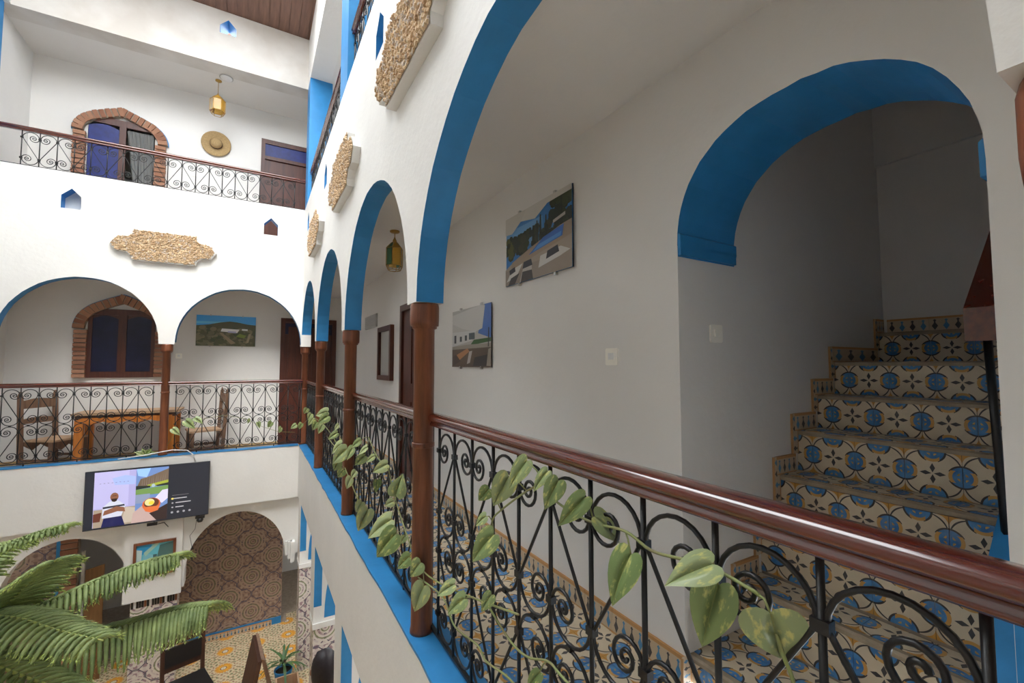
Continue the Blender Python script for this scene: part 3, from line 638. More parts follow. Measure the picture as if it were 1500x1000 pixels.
hill = [((.04, .24, .52), R(0, 0, 1, 1)), ((.10, .34, .60), [(0, .72), (.3, .74), (.6, .80), (0, .8)]), ((.055, .055, .025), [(0, 0), (.999, 0), (.999, .72), (.85, .74), (.68, .80), (.55, .82), (.4, .78), (.2, .70), (0, .66)])] + foliage(0, 1, .02, .62, 120, [(.05, .055, .02), (.10, .085, .045), (.035, .045, .018), (.13, .11, .06)], .05) + \
  [((.20, .15, .09), [(.38, .42), (.42, .44), (.66, .1), (.58, .06)]), ((.60, .60, .62), [(.40, .48), (.68, .44), (.72, .56), (.42, .58)]), ((.30, .30, .42), [(.52, .45), (.66, .43), (.66, .49), (.52, .50)]), ((.65, .64, .62), [(.76, .53), (.86, .52), (.86, .58), (.76, .58)]), ((.13, .17, .03), [(.66, .32), (.80, .27), (.84, .36), (.72, .42)]), ((.24, .19, .12), [(.84, .12), (.88, .12), (.92, .42), (.88, .42)])]
hill = [(tuple(min(.9, v*1.7) for v in c), p) for c, p in hill]
photo_panel('hillside villa photograph on the wall beside the reddish door', (-.405, YB-.0005, 1.82), 0, .83, .50, hill)
# ------------------------------------------------------------------ switches
def switch(loc, rotz, label, s=.082, rocker=True):
    t = thing('light_switch', label, 'switch', loc, rotz)
    m = MB(); m.prism([(-s/2, -s/2+.006), (-s/2+.006, -s/2), (s/2-.006, -s/2), (s/2, -s/2+.006), (s/2, s/2-.006), (s/2-.006, s/2), (-s/2+.006, s/2), (-s/2, s/2-.006)], -.010, 0, 'y'); m.build('plate', 'switch', t)
    m = MB(); m.box((-.016, -.016, -.014), (.016, -.0095, .018)); m.build('rocker', 'white' if rocker else 'switch', t)
switch((XW-.0005, 1.595, 1.292), -PI/2, 'cream light switch on the gallery wall beside the stair arch')
switch((1.733, YJ-.0005, 1.388), 0, 'cream socket switch on the shaded stair wall', .078, False)
switch((-1.03, YB-.0005, 1.40), 0, 'small cream switch beside the orange-brown column', .08); switch((-.94, YU-.0005, 4.43), 0, 'small switch below the straw hat', .08)
# ------------------------------------------------------------------ doors and windows in the gallery wall
def panel_door(name, label, loc, rotz, W, H, leaf='door', extra=None):
    t = thing(name, label, 'door', loc, rotz); f = .07
    m = MB(); m.box((-W/2, -.05, 0), (-W/2+f, 0, H)); m.box((W/2-f, -.05, 0), (W/2, 0, H)); m.box((-W/2+f, -.05, H-f), (W/2-f, 0, H)); m.build('frame', 'door', t)
    m = MB(); m.box((-W/2+f, -.02, 0), (W/2-f, -.001, H-f)); l = m.build('leaf', leaf, t)
    for k in range(2):
        for a in (0, 1):
            w2 = (W-2*f)/2; x0 = -W/2+f+w2*a; m = MB(); m.box((x0+.05, -.032, .12+k*(H-f)*.5), (x0+w2-.05, -.0195, (H-f)*.5*(k+1)-.08)); m.build('panel', 'door', l)
    m = MB(); m.tube([(W/2-f-.07, -.02, 1.02), (W/2-f-.07, -.07, 1.02), (W/2-f-.16, -.07, 1.02)], .009, 6); m.build('handle', 'brass', l)
    return t
panel_door('door_1', 'dark wooden door in the gallery wall behind the column', (XW-.0005, 4.62, 0), -PI/2, .88, 1.94)
d = panel_door('door_2', 'reddish wooden door beside the hillside villa photograph', (.845, YB-.0005, -.18), 0, .91, 2.26)
m = MB(); m.box((-.385, -.03, 1.98), (.385, -.02, 2.17)); m.build('transom', 'navy', d)
t = thing('window_1', 'small dark-framed window in the gallery wall', 'window', (XW-.0005, 5.80, 1.06), -PI/2)
m = MB(); W_, H_ = .66, .70; m.box((-W_/2, -.05, 0), (-W_/2+.06, 0, H_)); m.box((W_/2-.06, -.05, 0), (W_/2, 0, H_)); m.box((-W_/2+.06, -.05, 0), (W_/2-.06, 0, .06)); m.box((-W_/2+.06, -.05, H_-.06), (W_/2-.06, 0, H_)); m.build('frame', 'door', t)
m = MB(); m.box((-W_/2+.06, -.012, .06), (W_/2-.06, -.002, H_-.06)); m.build('pane', 'grey', t)
t = thing('wall_vent', 'grey louvred vent high on the gallery wall', 'vent', (XW-.0005, 6.7, 1.80), -PI/2)
m = MB(); m.box((-.36, -.02, 0), (.36, 0, .19)); m.build('frame', 'grey', t)
for k in range(6):
    m = MB(); m.box((-.34, -.028, .015+.029*k), (.34, -.0205, .033+.029*k)); m.build('slat', 'grey', t)
# ------------------------------------------------------------------ brick-framed openings
BM = MB(); BM.box((-.5, -.5, -.5), (.5, .5, .5)); BRK = BM.mesh('brick', 'brick')
def brick(par, x, y, z, a, sx, sz, th=.10):
    o = inst('brick', BRK, par); o.matrix_world = par.matrix_basis @ Matrix.Translation((x, y, z)) @ Matrix.Rotation(a, 4, 'Y') @ Matrix.Diagonal((sx, th*random.uniform(.9, 1.1), sz, 1)) if False else Matrix.Identity(4)
    o.matrix_basis = Matrix.Translation((x, y, z)) @ Matrix.Rotation(a, 4, 'Y') @ Matrix.Diagonal((sx, th*random.uniform(.92, 1.08), sz, 1)); return o
def ogee(W, zs, H, n):
    # right half outline from shoulder to tip, mirrored
    pts = []
    for i in range(n+1):
        t = i/n; x = W*math.cos(t*PI/2)**.9 if t < 1 else 0
        z = zs+(H-.07)*math.sin(t*PI/2)+.07*max(0, (t-.65)/.35)**2
        pts.append((x, z))
    return pts
def brick_opening(label, cat, name, loc, W, zs, H, jamb0, rows, deep):
    t = thing(name, label, cat, loc)
    hw = W/2
    for s in (-1, 1):
        for r in range(rows):
            hh = (zs-jamb0)/rows; brick(t, s*(hw-.07), -.035, jamb0+hh*(r+.5), 0, .14*random.uniform(.94, 1.04), hh*.74, .085)
        m = MB(); m.box((s*(hw-.07)-.066, -.055, jamb0), (s*(hw-.07)+.066, -.001, zs)); m.build('mortar_bed', 'mortar', t)
    out = ogee(hw+.02, zs+.02, H, 40); full = [(-x, z) for x, z in out][:-1] + out[::-1]
    full = [(-hw-.02+0, zs+.02)] + full[1:-1] + [(hw+.02, zs+.02)]
    # bricks across the band, perpendicular to the outline
    acc = 0; L = .075; segs = list(zip(full[:-1], full[1:])); tot = sum(math.dist(a, b) for a, b in segs); nb = int(tot/L); ctr = (0, zs-.05)
    inner = []
    for k in range(nb):
        s = (k+.5)*tot/nb; acc = 0
        for a, b in segs:
            l = math.dist(a, b)
            if acc+l >= s:
                f = (s-acc)/l; p = (a[0]+(b[0]-a[0])*f, a[1]+(b[1]-a[1])*f); tx, tz = (b[0]-a[0])/l, (b[1]-a[1])/l; break
            acc += l
        nx, nz = tz, -tx
        if nx*(ctr[0]-p[0])+nz*(ctr[1]-p[1]) < 0: nx, nz = -nx, -nz
        c = (p[0]+nx*.065, p[1]+nz*.065); ang = math.atan2(-tz, tx)
        brick(t, c[0], -.036, c[1], ang, tot/nb*.74, .125*random.uniform(.93, 1.03), .088)
    def off(dist, yy0, yy1, mat, nm):
        m = MB(); pts = []
        for i, p in enumerate(full):
            a = full[max(0, i-1)]; b = full[min(len(full)-1, i+1)]; l = math.dist(a, b) or 1; tx, tz = (b[0]-a[0])/l, (b[1]-a[1])/l; nx, nz = tz, -tx
            if nx*(ctr[0]-p[0])+nz*(ctr[1]-p[1]) < 0: nx, nz = -nx, -nz
            pts.append((p, (p[0]+nx*dist, p[1]+nz*dist)))
        for (a, a2), (b, b2) in zip(pts[:-1], pts[1:]): m.prism([a, b, b2, a2], yy0, yy1, 'y')
        m.build(nm, mat, t, fix=False)
    off(.128, -.058, -.001, 'mortar', 'arch_mortar'); off(-.012, -.03, -.001, 'curb_blue', 'blue_edging')
    return t, hw
def arched_leaf(t, hw, zs, zb, x0, x1, mat, top):
    m = MB(); n = 8; pts = [(x0, zb), (x1, zb)] + [(x1-(x1-x0)*i/n, top+.05*math.sin(PI*i/n)) for i in range(n+1)]; m.prism(pts, -.022, -.012, 'y'); return m.build('panel', mat, t)
# first floor window: local origin at sill
t, hw = brick_opening('brick-arched shuttered window with navy panels behind the orange table', 'window', 'window_2', (-1.72, YB-.0005, 1.07), 1.06, .70, .52, 0, 11, .1)
m = MB(); m.box((-hw+.14, -.010, 0), (hw-.14, -.001, 1.02)); m.box((-.05, -.033, 0), (.05, -.0102, 1.018)); m.box((-hw+.14, -.03, 0), (hw-.14, -.01, .085)); m.box((-hw+.14, -.03, .93), (hw-.14, -.01, 1.02)); m.box((-hw+.141, -.0315, .001), (-hw+.19, -.0102, 1)); m.box((hw-.19, -.0315, .001), (hw-.141, -.0102, 1)); m.build('frame', 'door', t)
for s in (-1, 1): arched_leaf(t, hw, .7, .09, min(s*.05, s*(hw-.19)), max(s*.05, s*(hw-.19)), 'navy', .87)
# upper door
t, hw = brick_opening('brick-arched upper doorway with blue leaf and grey curtain', 'door', 'door_3', (-1.87, YU-.0005, 3.3), 1.10, 1.47, .46, 0, 20, .1)
m = MB(); m.box((-.03, -.038, 0), (.05, -.0121, 1.757)); m.box((-hw+.14, -.035, 1.66), (hw-.14, -.012, 1.76)); m.build('frame', 'door', t)
arched_leaf(t, hw, 1.3, .02, -hw+.16, -.035, 'cobalt', 1.6)
m = MB(); n = 14
for i in range(n):
    a, b = .06+.33*i/n, .06+.33*(i+1)/n; da, db = -.02-.018*(i % 2), -.02-.018*((i+1) % 2); m.face([(a*.25+.22+.06*(i/n), da, .05), (b*.25+.22+.06*((i+1)/n), db, .05), (b, db, 1.62), (a, da, 1.62)], 0, True)
m.build('curtain', 'curtain', t, fix=False)
# upper right door
t = thing('door_4', 'dark upper doorway with a blue painted transom', 'door', (.47, YU-.0005, 3.3), 0)
m = MB(); m.box((-.46, -.05, 0), (-.40, 0, 1.98)); m.box((.40, -.05, 0), (.46, 0, 1.98)); m.box((-.40, -.05, 1.90), (.40, 0, 1.98)); m.box((-.40, -.05, 1.62), (.40, 0, 1.68)); m.build('frame', 'door', t)
m = MB(); m.box((-.40, -.03, 1.68), (.40, -.005, 1.90)); m.build('transom', 'cobalt', t); m = MB(); m.box((-.40, -.02, 0), (.40, -.002, 1.62)); m.build('leaf', 'door', t)
# straw hat on the wall
t = thing('straw_hat', 'round woven straw hat hung on the upper wall', 'hat', (-.655, YU-.002, 5.01))
m = MB(); m.lathe([(.001, .11), (.05, .11), (.075, .095), (.085, .05), (.092, .018), (.12, .014), (.19, .022), (.215, .03), (.215, .022), (.19, .012), (.10, .004), (.001, .002)], 32); o = m.build('crown_and_brim', 'straw', t); o.rotation_euler = (PI/2, 0, 0)
m = MB(); m.lathe([(.088, .022), (.0935, .024), (.0905, .046), (.085, .046)], 32); o = m.build('band', 'darkwood', t); o.rotation_euler = (PI/2, 0, 0)
# lanterns
def lantern(label, loc, h, r, panes, cord):
    t = thing('lantern', label, 'lantern', loc); n = 6
    def hexp(rr, z): return [(rr*math.cos(PI/3*i), rr*math.sin(PI/3*i), z) for i in range(n)]
    m = MB(); A, B = hexp(r*.75, 0), hexp(r, h*.16); D, Etop = hexp(r, h*.78), hexp(r*.35, h)
    for ring in (A, B, D, Etop):
        for i in range(n): m.tube([ring[i], ring[(i+1) % n]], .004, 5)
    for i in range(n): m.tube([A[i], B[i], D[i], Etop[i]], .0045, 5)
    m.lathe([(.012, h), (.02, h+.015), (.008, h+.04), (.006, h+.05)], 10); m.build('frame', 'brass', t)
    for i in range(n):
        j = (i+1) % n; k = .93; m = MB(); c = panes[i % len(panes)]
        m.face([tuple(v*k if q < 2 else v for q, v in enumerate(p)) for p in (B[i], B[j], D[j], D[i])]); m.face([tuple(v*k if q < 2 else v for q, v in enumerate(p)) for p in (D[i], D[j], Etop[j], Etop[i])]); m.build('pane', c, t, fix=False)
    m = MB(); m.tube([(0, 0, h+.05), (0, 0, h+cord)], .004, 5); m.lathe([(.03, h+cord-.02), (.045, h+cord-.012), (.045, h+cord)], 14); m.build('chain', 'brass', t)
lantern('amber glass lantern hanging from the upper gallery ceiling', (-.611, 8.25, 5.24), .30, .105, ['amber', 'amber', 'blue_glass', 'clear_glass'], .26)
lantern('green and amber lantern under the gallery ceiling behind an arch', (1.10, 4.04, 2.13), .26, .075, ['green_glass', 'amber', 'clear_glass'], .11)
t = thing('ceiling_light', 'pale oval ceiling light above the amber lantern', 'lamp', (-.50, 8.1, 5.8)); m = MB(); m.lathe([(.001, -.05), (.05, -.045), (.08, -.02), (.085, 0)], 18); m.build('shade', 'white', t); m = MB(); m.lathe([(.095, -.012), (.095, 0)], 18); m.build('base', 'grey', t)
# ------------------------------------------------------------------ far gallery furniture
ZF = -.18
def chair(name, label, loc, rotz, sc_=1.0):
    t = thing(name, label, 'chair', loc, rotz, 'carved gallery chairs'); w_, d_ = .46, .42
    for sx in (-1, 1):
        m = MB(); m.prism([(d_/2-.045, 0), (d_/2, 0), (d_/2+.05, 1.03), (d_/2+.01, 1.03)], sx*w_/2-.0225-(.0), sx*w_/2+.0225, 'x'); m.prism([(d_/2+.012, 1.03), (d_/2+.048, 1.03), (d_/2+.03, 1.085)], sx*w_/2-.018, sx*w_/2+.018, 'x'); m.build('rear_leg', 'chairwood', t)
        m = MB(); m.box((sx*w_/2-.0225, -d_/2, 0), (sx*w_/2+.0225, -d_/2+.045, .43)); m.build('front_leg', 'chairwood', t)
    m = MB(); n = 8; m.prism([(-w_/2+.02, .86)]+[(-w_/2+.02+(w_-.04)*i/n, .96+.03*math.sin(PI*i/n)) for i in range(n+1)]+[(w_/2-.02, .86)], d_/2+.005, d_/2+.03, 'y'); m.build('back_rail', 'chairwood', t)
    m = MB(); m.prism([(-w_/2+.02, .66)]+[(-w_/2+.02+(w_-.04)*i/n, .72+.02*math.sin(PI*i/n)) for i in range(n+1)]+[(w_/2-.02, .66)], d_/2-.003, d_/2+.022, 'y'); m.build('back_rail', 'chairwood', t)
    m = MB(); m.prism([(-w_/2-.01, -d_/2-.02), (w_/2+.01, -d_/2-.02), (w_/2-.02, d_/2-.03), (-w_/2+.02, d_/2-.03)], .43, .455, 'z'); m.build('seat', 'seat', t)
    for y in (-d_/2+.012, d_/2-.04):
        m = MB(); m.prism([(-w_/2+.02, .43)]+[(-w_/2+.02+(w_-.04)*i/n, .345+.035*math.cos(4*PI*i/n)) for i in range(n+1)]+[(w_/2-.02, .43)], y, y+.02, 'y'); m.build('apron', 'chairwood', t)
    for sx in (-1, 1):
        m = MB(); m.box((sx*w_/2-.01, -d_/2+.03, .18), (sx*w_/2+.01, d_/2-.03, .21)); m.build('stretcher', 'chairwood', t)
    return t
chair('wooden_chair', 'carved brown wooden chair turned towards the orange table beside the brick-arched window', (-2.30, 8.32, ZF), math.radians(62))
chair('wooden_chair', 'carved brown wooden chair standing under the hillside villa photograph', (-.62, 8.32, ZF), math.radians(-78))
t = thing('orange_table', 'orange painted wooden table with carved apron under the brick-arched window', 'table', (-1.50, 8.30, ZF))
m = MB(); m.box((-.58, -.28, .755), (.58, .28, .785)); m.build('tabletop', 'seat', t)
m = MB(); m.box((-.54, -.26, .70), (.54, .26, .754)); m.build('frame', 'darkwood', t)
n = 24; m = MB()
for i in range(n): 
    a, b = -.50+1.0*i/n, -.50+1.0*(i+1)/n; f = lambda u: .70-.035-.03*abs(math.sin(u*PI*4)); m.add([(a, -.262, .72), (b, -.262, .72), (b, -.262, f(b)), (a, -.262, f(a)), (a, -.245, .72), (b, -.245, .72), (b, -.245, f(b)), (a, -.245, f(a))], [(0, 1, 2, 3), (4, 7, 6, 5), (3, 2, 6, 7)])
m.build('apron', 'orange', t, fix=False)
for sx in (-1, 1):
    for sy in (-1, 1):
        m = MB(); m.prism([(sx*.50-.04, 0), (sx*.50+.04, 0), (sx*.50+.045, .70), (sx*.50-.045, .70)], sy*.22-.035, sy*.22+.035, 'y'); m.build('leg', 'orange', t)
# ------------------------------------------------------------------ television
t = thing('television', 'wall-mounted flat television showing a video of a man', 'television', (-1.165, YFF-.0005, -.492))
W_, H_ = 1.325, .745
m = MB(); m.box((-W_/2, -.075, -H_/2), (W_/2, -.045, H_/2)); m.box((-.3, -.045, -.2), (.3, -.02, .2)); m.build('body', 'black', t)
m = MB(); m.box((-.15, -.02, -.12), (.15, 0, .12)); m.build('wall_bracket', 'steel', t)
sk_ = (.20, .085, .05)
scr = [((.018, .02, .028), R(0, 0, 1, 1)), ((.33, .31, .55), R(.066, .02, .385, .985)), ((.40, .38, .62), R(.066, .35, .33, .985)), ((.30, .38, .70), [(.2, .86), (.3, .9), (.38, .86), (.38, .72), (.22, .74)])]
scr += [((.20, .19, .36), [(.1+.03*i, .78+.006*(i % 3)), (.118+.03*i, .79), (.116+.03*i, .775)]) for i in range(8)]
scr += [((.30, .24, .18), R(.07, .02, .385, .33)), ((.42, .36, .30), [(.28, .05), (.385, .05), (.385, .3), (.31, .33)]), ((.10, .03, .02), [(.068, .12), (.12, .12), (.13, .28), (.068, .26)]), ((.012, .014, .07), [(.13, .015), (.31, .015), (.28, .20), (.15, .20)]),
  ((.50, .52, .62), [(.135, .17), (.28, .18), (.31, .36), (.255, .46), (.19, .46), (.135, .36)]), ((.03, .03, .05), [(.137, .37), (.30, .385), (.305, .355), (.137, .335)]), (sk_, [(.14, .22), (.25, .27), (.31, .25), (.30, .33), (.24, .36), (.15, .30)]), (sk_, [(.20, .33), (.285, .31), (.30, .28), (.19, .26)]), (sk_, E_(.222, .53, .032, .075)), ((.025, .015, .012), [(.197, .50), (.247, .50), (.24, .455), (.222, .44), (.204, .455)]), ((.03, .018, .015), R(.207, .545, .238, .553))]
scr += [((.12, .20, .42), R(.385, .02, .647, .985)), ((.25, .42, .80), [(.385, .985), (.5, .985), (.47, .82), (.40, .86)]), ((.14, .10, .07), [(.385, .62), (.42, .8), (.5, .84), (.58, .9), (.647, .95), (.647, .66), (.385, .66)])] + [((.20, .16, .13), [(.43+.018*i, .68), (.435+.018*i, .68), (.44+.018*i+random.uniform(-.01, .01), random.uniform(.82, .95))]) for i in range(11)]
scr += [((.28, .32, .04), [(.47, .68), (.647, .74), (.647, .66), (.5, .64)]), ((.02, .025, .02), [(.385, .68), (.5, .66), (.5, .63), (.385, .61)]), ((.02, .025, .02), [(.54, .66), (.647, .69), (.647, .64), (.56, .64)]), ((.13, .23, .07), [(.385, .61), (.647, .64), (.647, .5), (.385, .5)]), ((.30, .40, .45), E_(.525, .66, .015, .03)), ((.20, .24, .36), R(.385, .36, .5, .52)),
  ((.42, .30, .28), [(.36, .02), (.57, .02), (.51, .2), (.45, .33), (.37, .2)]), ((.03, .018, .018), [(.5, .16), (.56, .02), (.647, .02), (.647, .3)]), ((.55, .52, .68), [(.54, .42), (.6, .56), (.647, .57), (.647, .40), (.6, .32)]), ((.50, .10, .03), E_(.515, .32, .075, .12)), ((.10, .03, .015), E_(.515, .345, .062, .09)), ((.60, .55, .25), E_(.50, .36, .04, .065)), ((.65, .50, .05), E_(.515, .345, .022, .035)), ((.55, .13, .04), [(.445, .28), (.585, .28), (.57, .2), (.515, .17), (.47, .2)])]
for k, (u, v, l) in enumerate(((.685, .43, .14), (.70, .365, .11), (.715, .285, .13), (.715, .205, .07))): scr.append(((.42, .42, .45) if k else (.22, .22, .24), R(u, v, u+l, v+(.016 if k else .005))))
for k in range(4): scr.append(((.30, .30, .33), E_(.688+.05*k, .12, .011, .020, 8)))
scr += [((.60, .50, .12), E_(.688, .372, .012, .018, 8)), ((.30, .30, .33), E_(.690, .292, .009, .014, 8)), ((.30, .30, .33), E_(.690, .212, .009, .014, 8))]
m = MB(); print_mesh(m, W_-.012, H_-.014, scr, -.0752, .00005); m.build('screen', 'screen', t, fix=False)
m = MB(); m.tube([(.05, -.06, -H_/2+.02), (.06, -.04, -H_/2-.05), (.16, -.03, -H_/2-.04), (.20, .02, -H_/2-.12)], .006, 5); m.box((-.02, -.07, -H_/2-.05), (.09, -.04, -H_/2-.015)); m.build('power_plug', 'black', t)
# camera / router under the television, cables
t = thing('security_camera', 'small black camera fixed under the television beside the hanging cable', 'camera', (-.60, YFF-.035, -.935)); m = MB(); m.lathe([(.001, -.035), (.03, -.03), (.042, 0), (.035, .02), (.001, .025)], 14); m.build('dome', 'black', t); m = MB(); m.box((-.055, -.03, .024), (.055, .03, .05)); m.build('mount', 'black', t)
m = MB(); m.tube([(-.64, YFF-.02, -.92), (-.66, 7.83, -1.08), (-.72, 7.84, -1.17), (-.69, 7.86, -1.35), (-.70, 7.88, -1.48)], .003, 5); tag(m.build('wall_cable', 'black'), 'thin dark cable hanging beside the framed painting', 'cable')
m = MB(); m.tube([(-1.52, YFF-.05, .012), (-1.25, YFF-.055, .035), (-.95, YFF-.03, .075), (-.78, YFF-.035, .055), (-.70, YFF-.035, -.02), (-.68, YFF-.03, -.12)], .007, 6); tag(m.build('white_conduit', 'white'), 'white cable looping over the blue curb to the television', 'cable')
# framed painting on the pier
t = thing('framed_painting', 'framed turquoise street painting on the white pier', 'painting', (-1.10, YL-.0705, -1.385)); W_, H_ = .46, .46
m = MB(); 
for a, b in (((-W_/2, -.03, -H_/2), (-W_/2+.03, 0, H_/2)), ((W_/2-.03, -.03, -H_/2), (W_/2, 0, H_/2)), ((-W_/2+.03, -.03, -H_/2), (W_/2-.03, 0, -H_/2+.03)), ((-W_/2+.03, -.03, H_/2-.03), (W_/2-.03, 0, H_/2))): m.box(a, b)
m.build('frame', 'column', t)
art = [((.12, .48, .58), R(0, 0, 1, 1)), ((.02, .30, .60), [(0, .6), (.4, .75), (.4, 1), (0, 1)]), ((.50, .62, .62), [(0, .1), (.12, .1), (.16, .8), (0, .85)]), ((.20, .50, .60), [(.16, .2), (.55, .2), (.5, .6), (.2, .7)]), ((.04, .14, .25), R(.3, .22, .36, .48)), ((.35, .55, .45), [(.25, .6), (.6, .95), (.52, 1), (.2, .72)]), ((.07, .16, .15), [(.55, .5), (1, .55), (1, .96), (.62, .9)]), ((.05, .12, .14), R(.45, .5, .55, .62)), ((.6, .65, .6), R(.62, .45, .98, .52)), ((.1, .3, .2), [(.4, 0), (1, 0), (1, .4), (.5, .3)]), ((.03, .1, .15), R(.05, .25, .09, .4))]
m = MB(); print_mesh(m, W_-.05, H_-.05, art, -.008); m.build('canvas', 'print', t, fix=False)
# things inside the left ground arch
t = thing('brick_pier', 'narrow brick pier inside the dark ground floor doorway', 'pier', (-2.165, 8.62, ZG)); m = MB(); m.box((-.085, 0, 0), (.085, .12, 2.5)); m.build('mortar_core', 'mortar', t)
for k in range(30): o = inst('brick', BRK, t, (0, -.01, .045+.083*k), None, (.18*random.uniform(.93, 1.03), .05, .066))
m = MB(); m.box((-.135, -.01, 0), (-.09, .1, 2.5)); m.build('blue_edge', 'blue', t)
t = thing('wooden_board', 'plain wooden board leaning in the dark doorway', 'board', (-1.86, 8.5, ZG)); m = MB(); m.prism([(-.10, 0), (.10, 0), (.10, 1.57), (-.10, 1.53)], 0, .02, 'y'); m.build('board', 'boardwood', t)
m = MB(); m.box((-.14, -.02, 0), (-.105, .02, 1.8)); m.build('pale_edge_strip', 'grey', t)
# ------------------------------------------------------------------ ground floor things
def gchair():
    t = thing('dining_chair', 'dark wooden dining chair with black seat beside the mosaic wall', 'chair', (-.60, 6.88, ZG), math.radians(18))
    for sx in (-1, 1):
        m = MB(); m.prism([(.18, 0), (.22, 0), (.27, .98), (.23, .98)], sx*.21-.02, sx*.21+.02, 'x'); m.build('rear_leg', 'darkwood', t); m = MB(); m.box((sx*.21-.02, -.22, 0), (sx*.21+.02, -.18, .44)); m.build('front_leg', 'darkwood', t)
    for z in (.60, .90): m = MB(); m.box((-.19, .215+(z-.6)*.05, z), (.19, .24+(z-.6)*.05, z+.06)); m.build('back_rail', 'darkwood', t)
    m = MB(); m.box((-.19, .215, .64), (.19, .235, .88)); m.build('back_pad', 'leather', t)
    m = MB(); m.box((-.225, -.235, .44), (.225, .20, .49)); m.build('seat', 'leather', t); m = MB(); m.box((-.20, -.20, .38), (.20, .20, .44)); m.build('apron', 'darkwood', t)
gchair()
t = thing('a_frame_sign', 'wooden A-frame board standing on the sunflower tiles', 'sign', (.135, 6.12, ZG), math.radians(5))
m = MB(); m.prism([(-.03, 1.10), (.01, 1.10), (-.20, 0), (-.25, 0)], -.3, .3, 'y'); m.build('rear_panel', 'darkwood', t)
m = MB(); m.prism([(.0, 1.12), (.035, 1.10), (.30, 0), (.255, 0)], -.3, -.25, 'y'); m.prism([(.0, 1.12), (.035, 1.10), (.30, 0), (.255, 0)], .25, .3, 'y'); m.prism([(.0, 1.12), (.035, 1.10), (.055, 1.02), (.02, 1.03)], -.25, .25, 'y'); m.build('front_frame', 'chairwood', t)
m = MB(); m.prism([(.025, 1.02), (.03, 1.02), (.262, .06), (.255, .06)], -.25, .25, 'y'); m.build('board', 'grey', t)
def blade_plant(name, label, loc, n, L, pot):
    t = thing(name, label, 'plant', loc)
    m = MB(); m.lathe([(.085, 0), (.11, .16), (.12, .20), (.105, .20), (.10, .17), (.001, .17)], 18); m.build('pot', pot, t); m = MB(); m.lathe([(.10, .15), (.10, .176), (.001, .178)], 14); m.build('soil', 'soil', t)
    m = MB(); m.tube([(0, 0, .17), (.01, .0, .17+L*.35)], .014, 6); m.build('stem', 'bark', t)
    for i in range(n):
        a = 2*PI*i/n*2.4+random.uniform(-.3, .3); up = random.uniform(.2, 1.0); l = L*random.uniform(.7, 1.1); z0 = .17+L*.35*random.uniform(.4, 1); pts = []
        for k in range(7):
            s = k/6; pts.append(Vector((math.cos(a)*l*s*(.95-.4*up), math.sin(a)*l*s*(.95-.4*up), z0+l*(up*s-.75*s*s*(1.1-up*.5)))))
        m = MB(); side = Vector((-math.sin(a), math.cos(a), 0))
        for k in range(6):
            w0, w1 = [.018*math.sin(PI*min(.98, (.12+.86*q/6))) for q in (k, k+1)]; m.face([pts[k]-side*w0, pts[k+1]-side*w1, pts[k+1], pts[k]], 0, True); m.face([pts[k], pts[k+1], pts[k+1]+side*w1, pts[k]+side*w0], 0, True)
        m.build('blade', 'blade', t, fix=False)
    return t
blade_plant('potted_dracaena', 'spiky green potted plant beside the mosaic arcade pillar', (.47, 7.08, ZG), 22, .42, 'curb_blue')
blade_plant('potted_spider_plant', 'thin-bladed plant in the shade behind the pine fronds', (-1.42, 6.6, ZG), 14, .7, 'terracotta')
t = thing('wooden_planter', 'low wooden crate beside the potted plant', 'crate', (.50, 6.75, ZG))
for k, (a, b) in enumerate((((-.14, -.14, 0), (.14, -.12, .22)), ((-.14, .12, 0), (.14, .14, .22)), ((-.14, -.12, 0), (-.12, .12, .22)), ((.12, -.12, 0), (.14, .12, .22)), ((-.12, -.12, .0), (.12, .12, .02)))): m = MB(); m.box(a, b); m.build('board', 'seat', t)
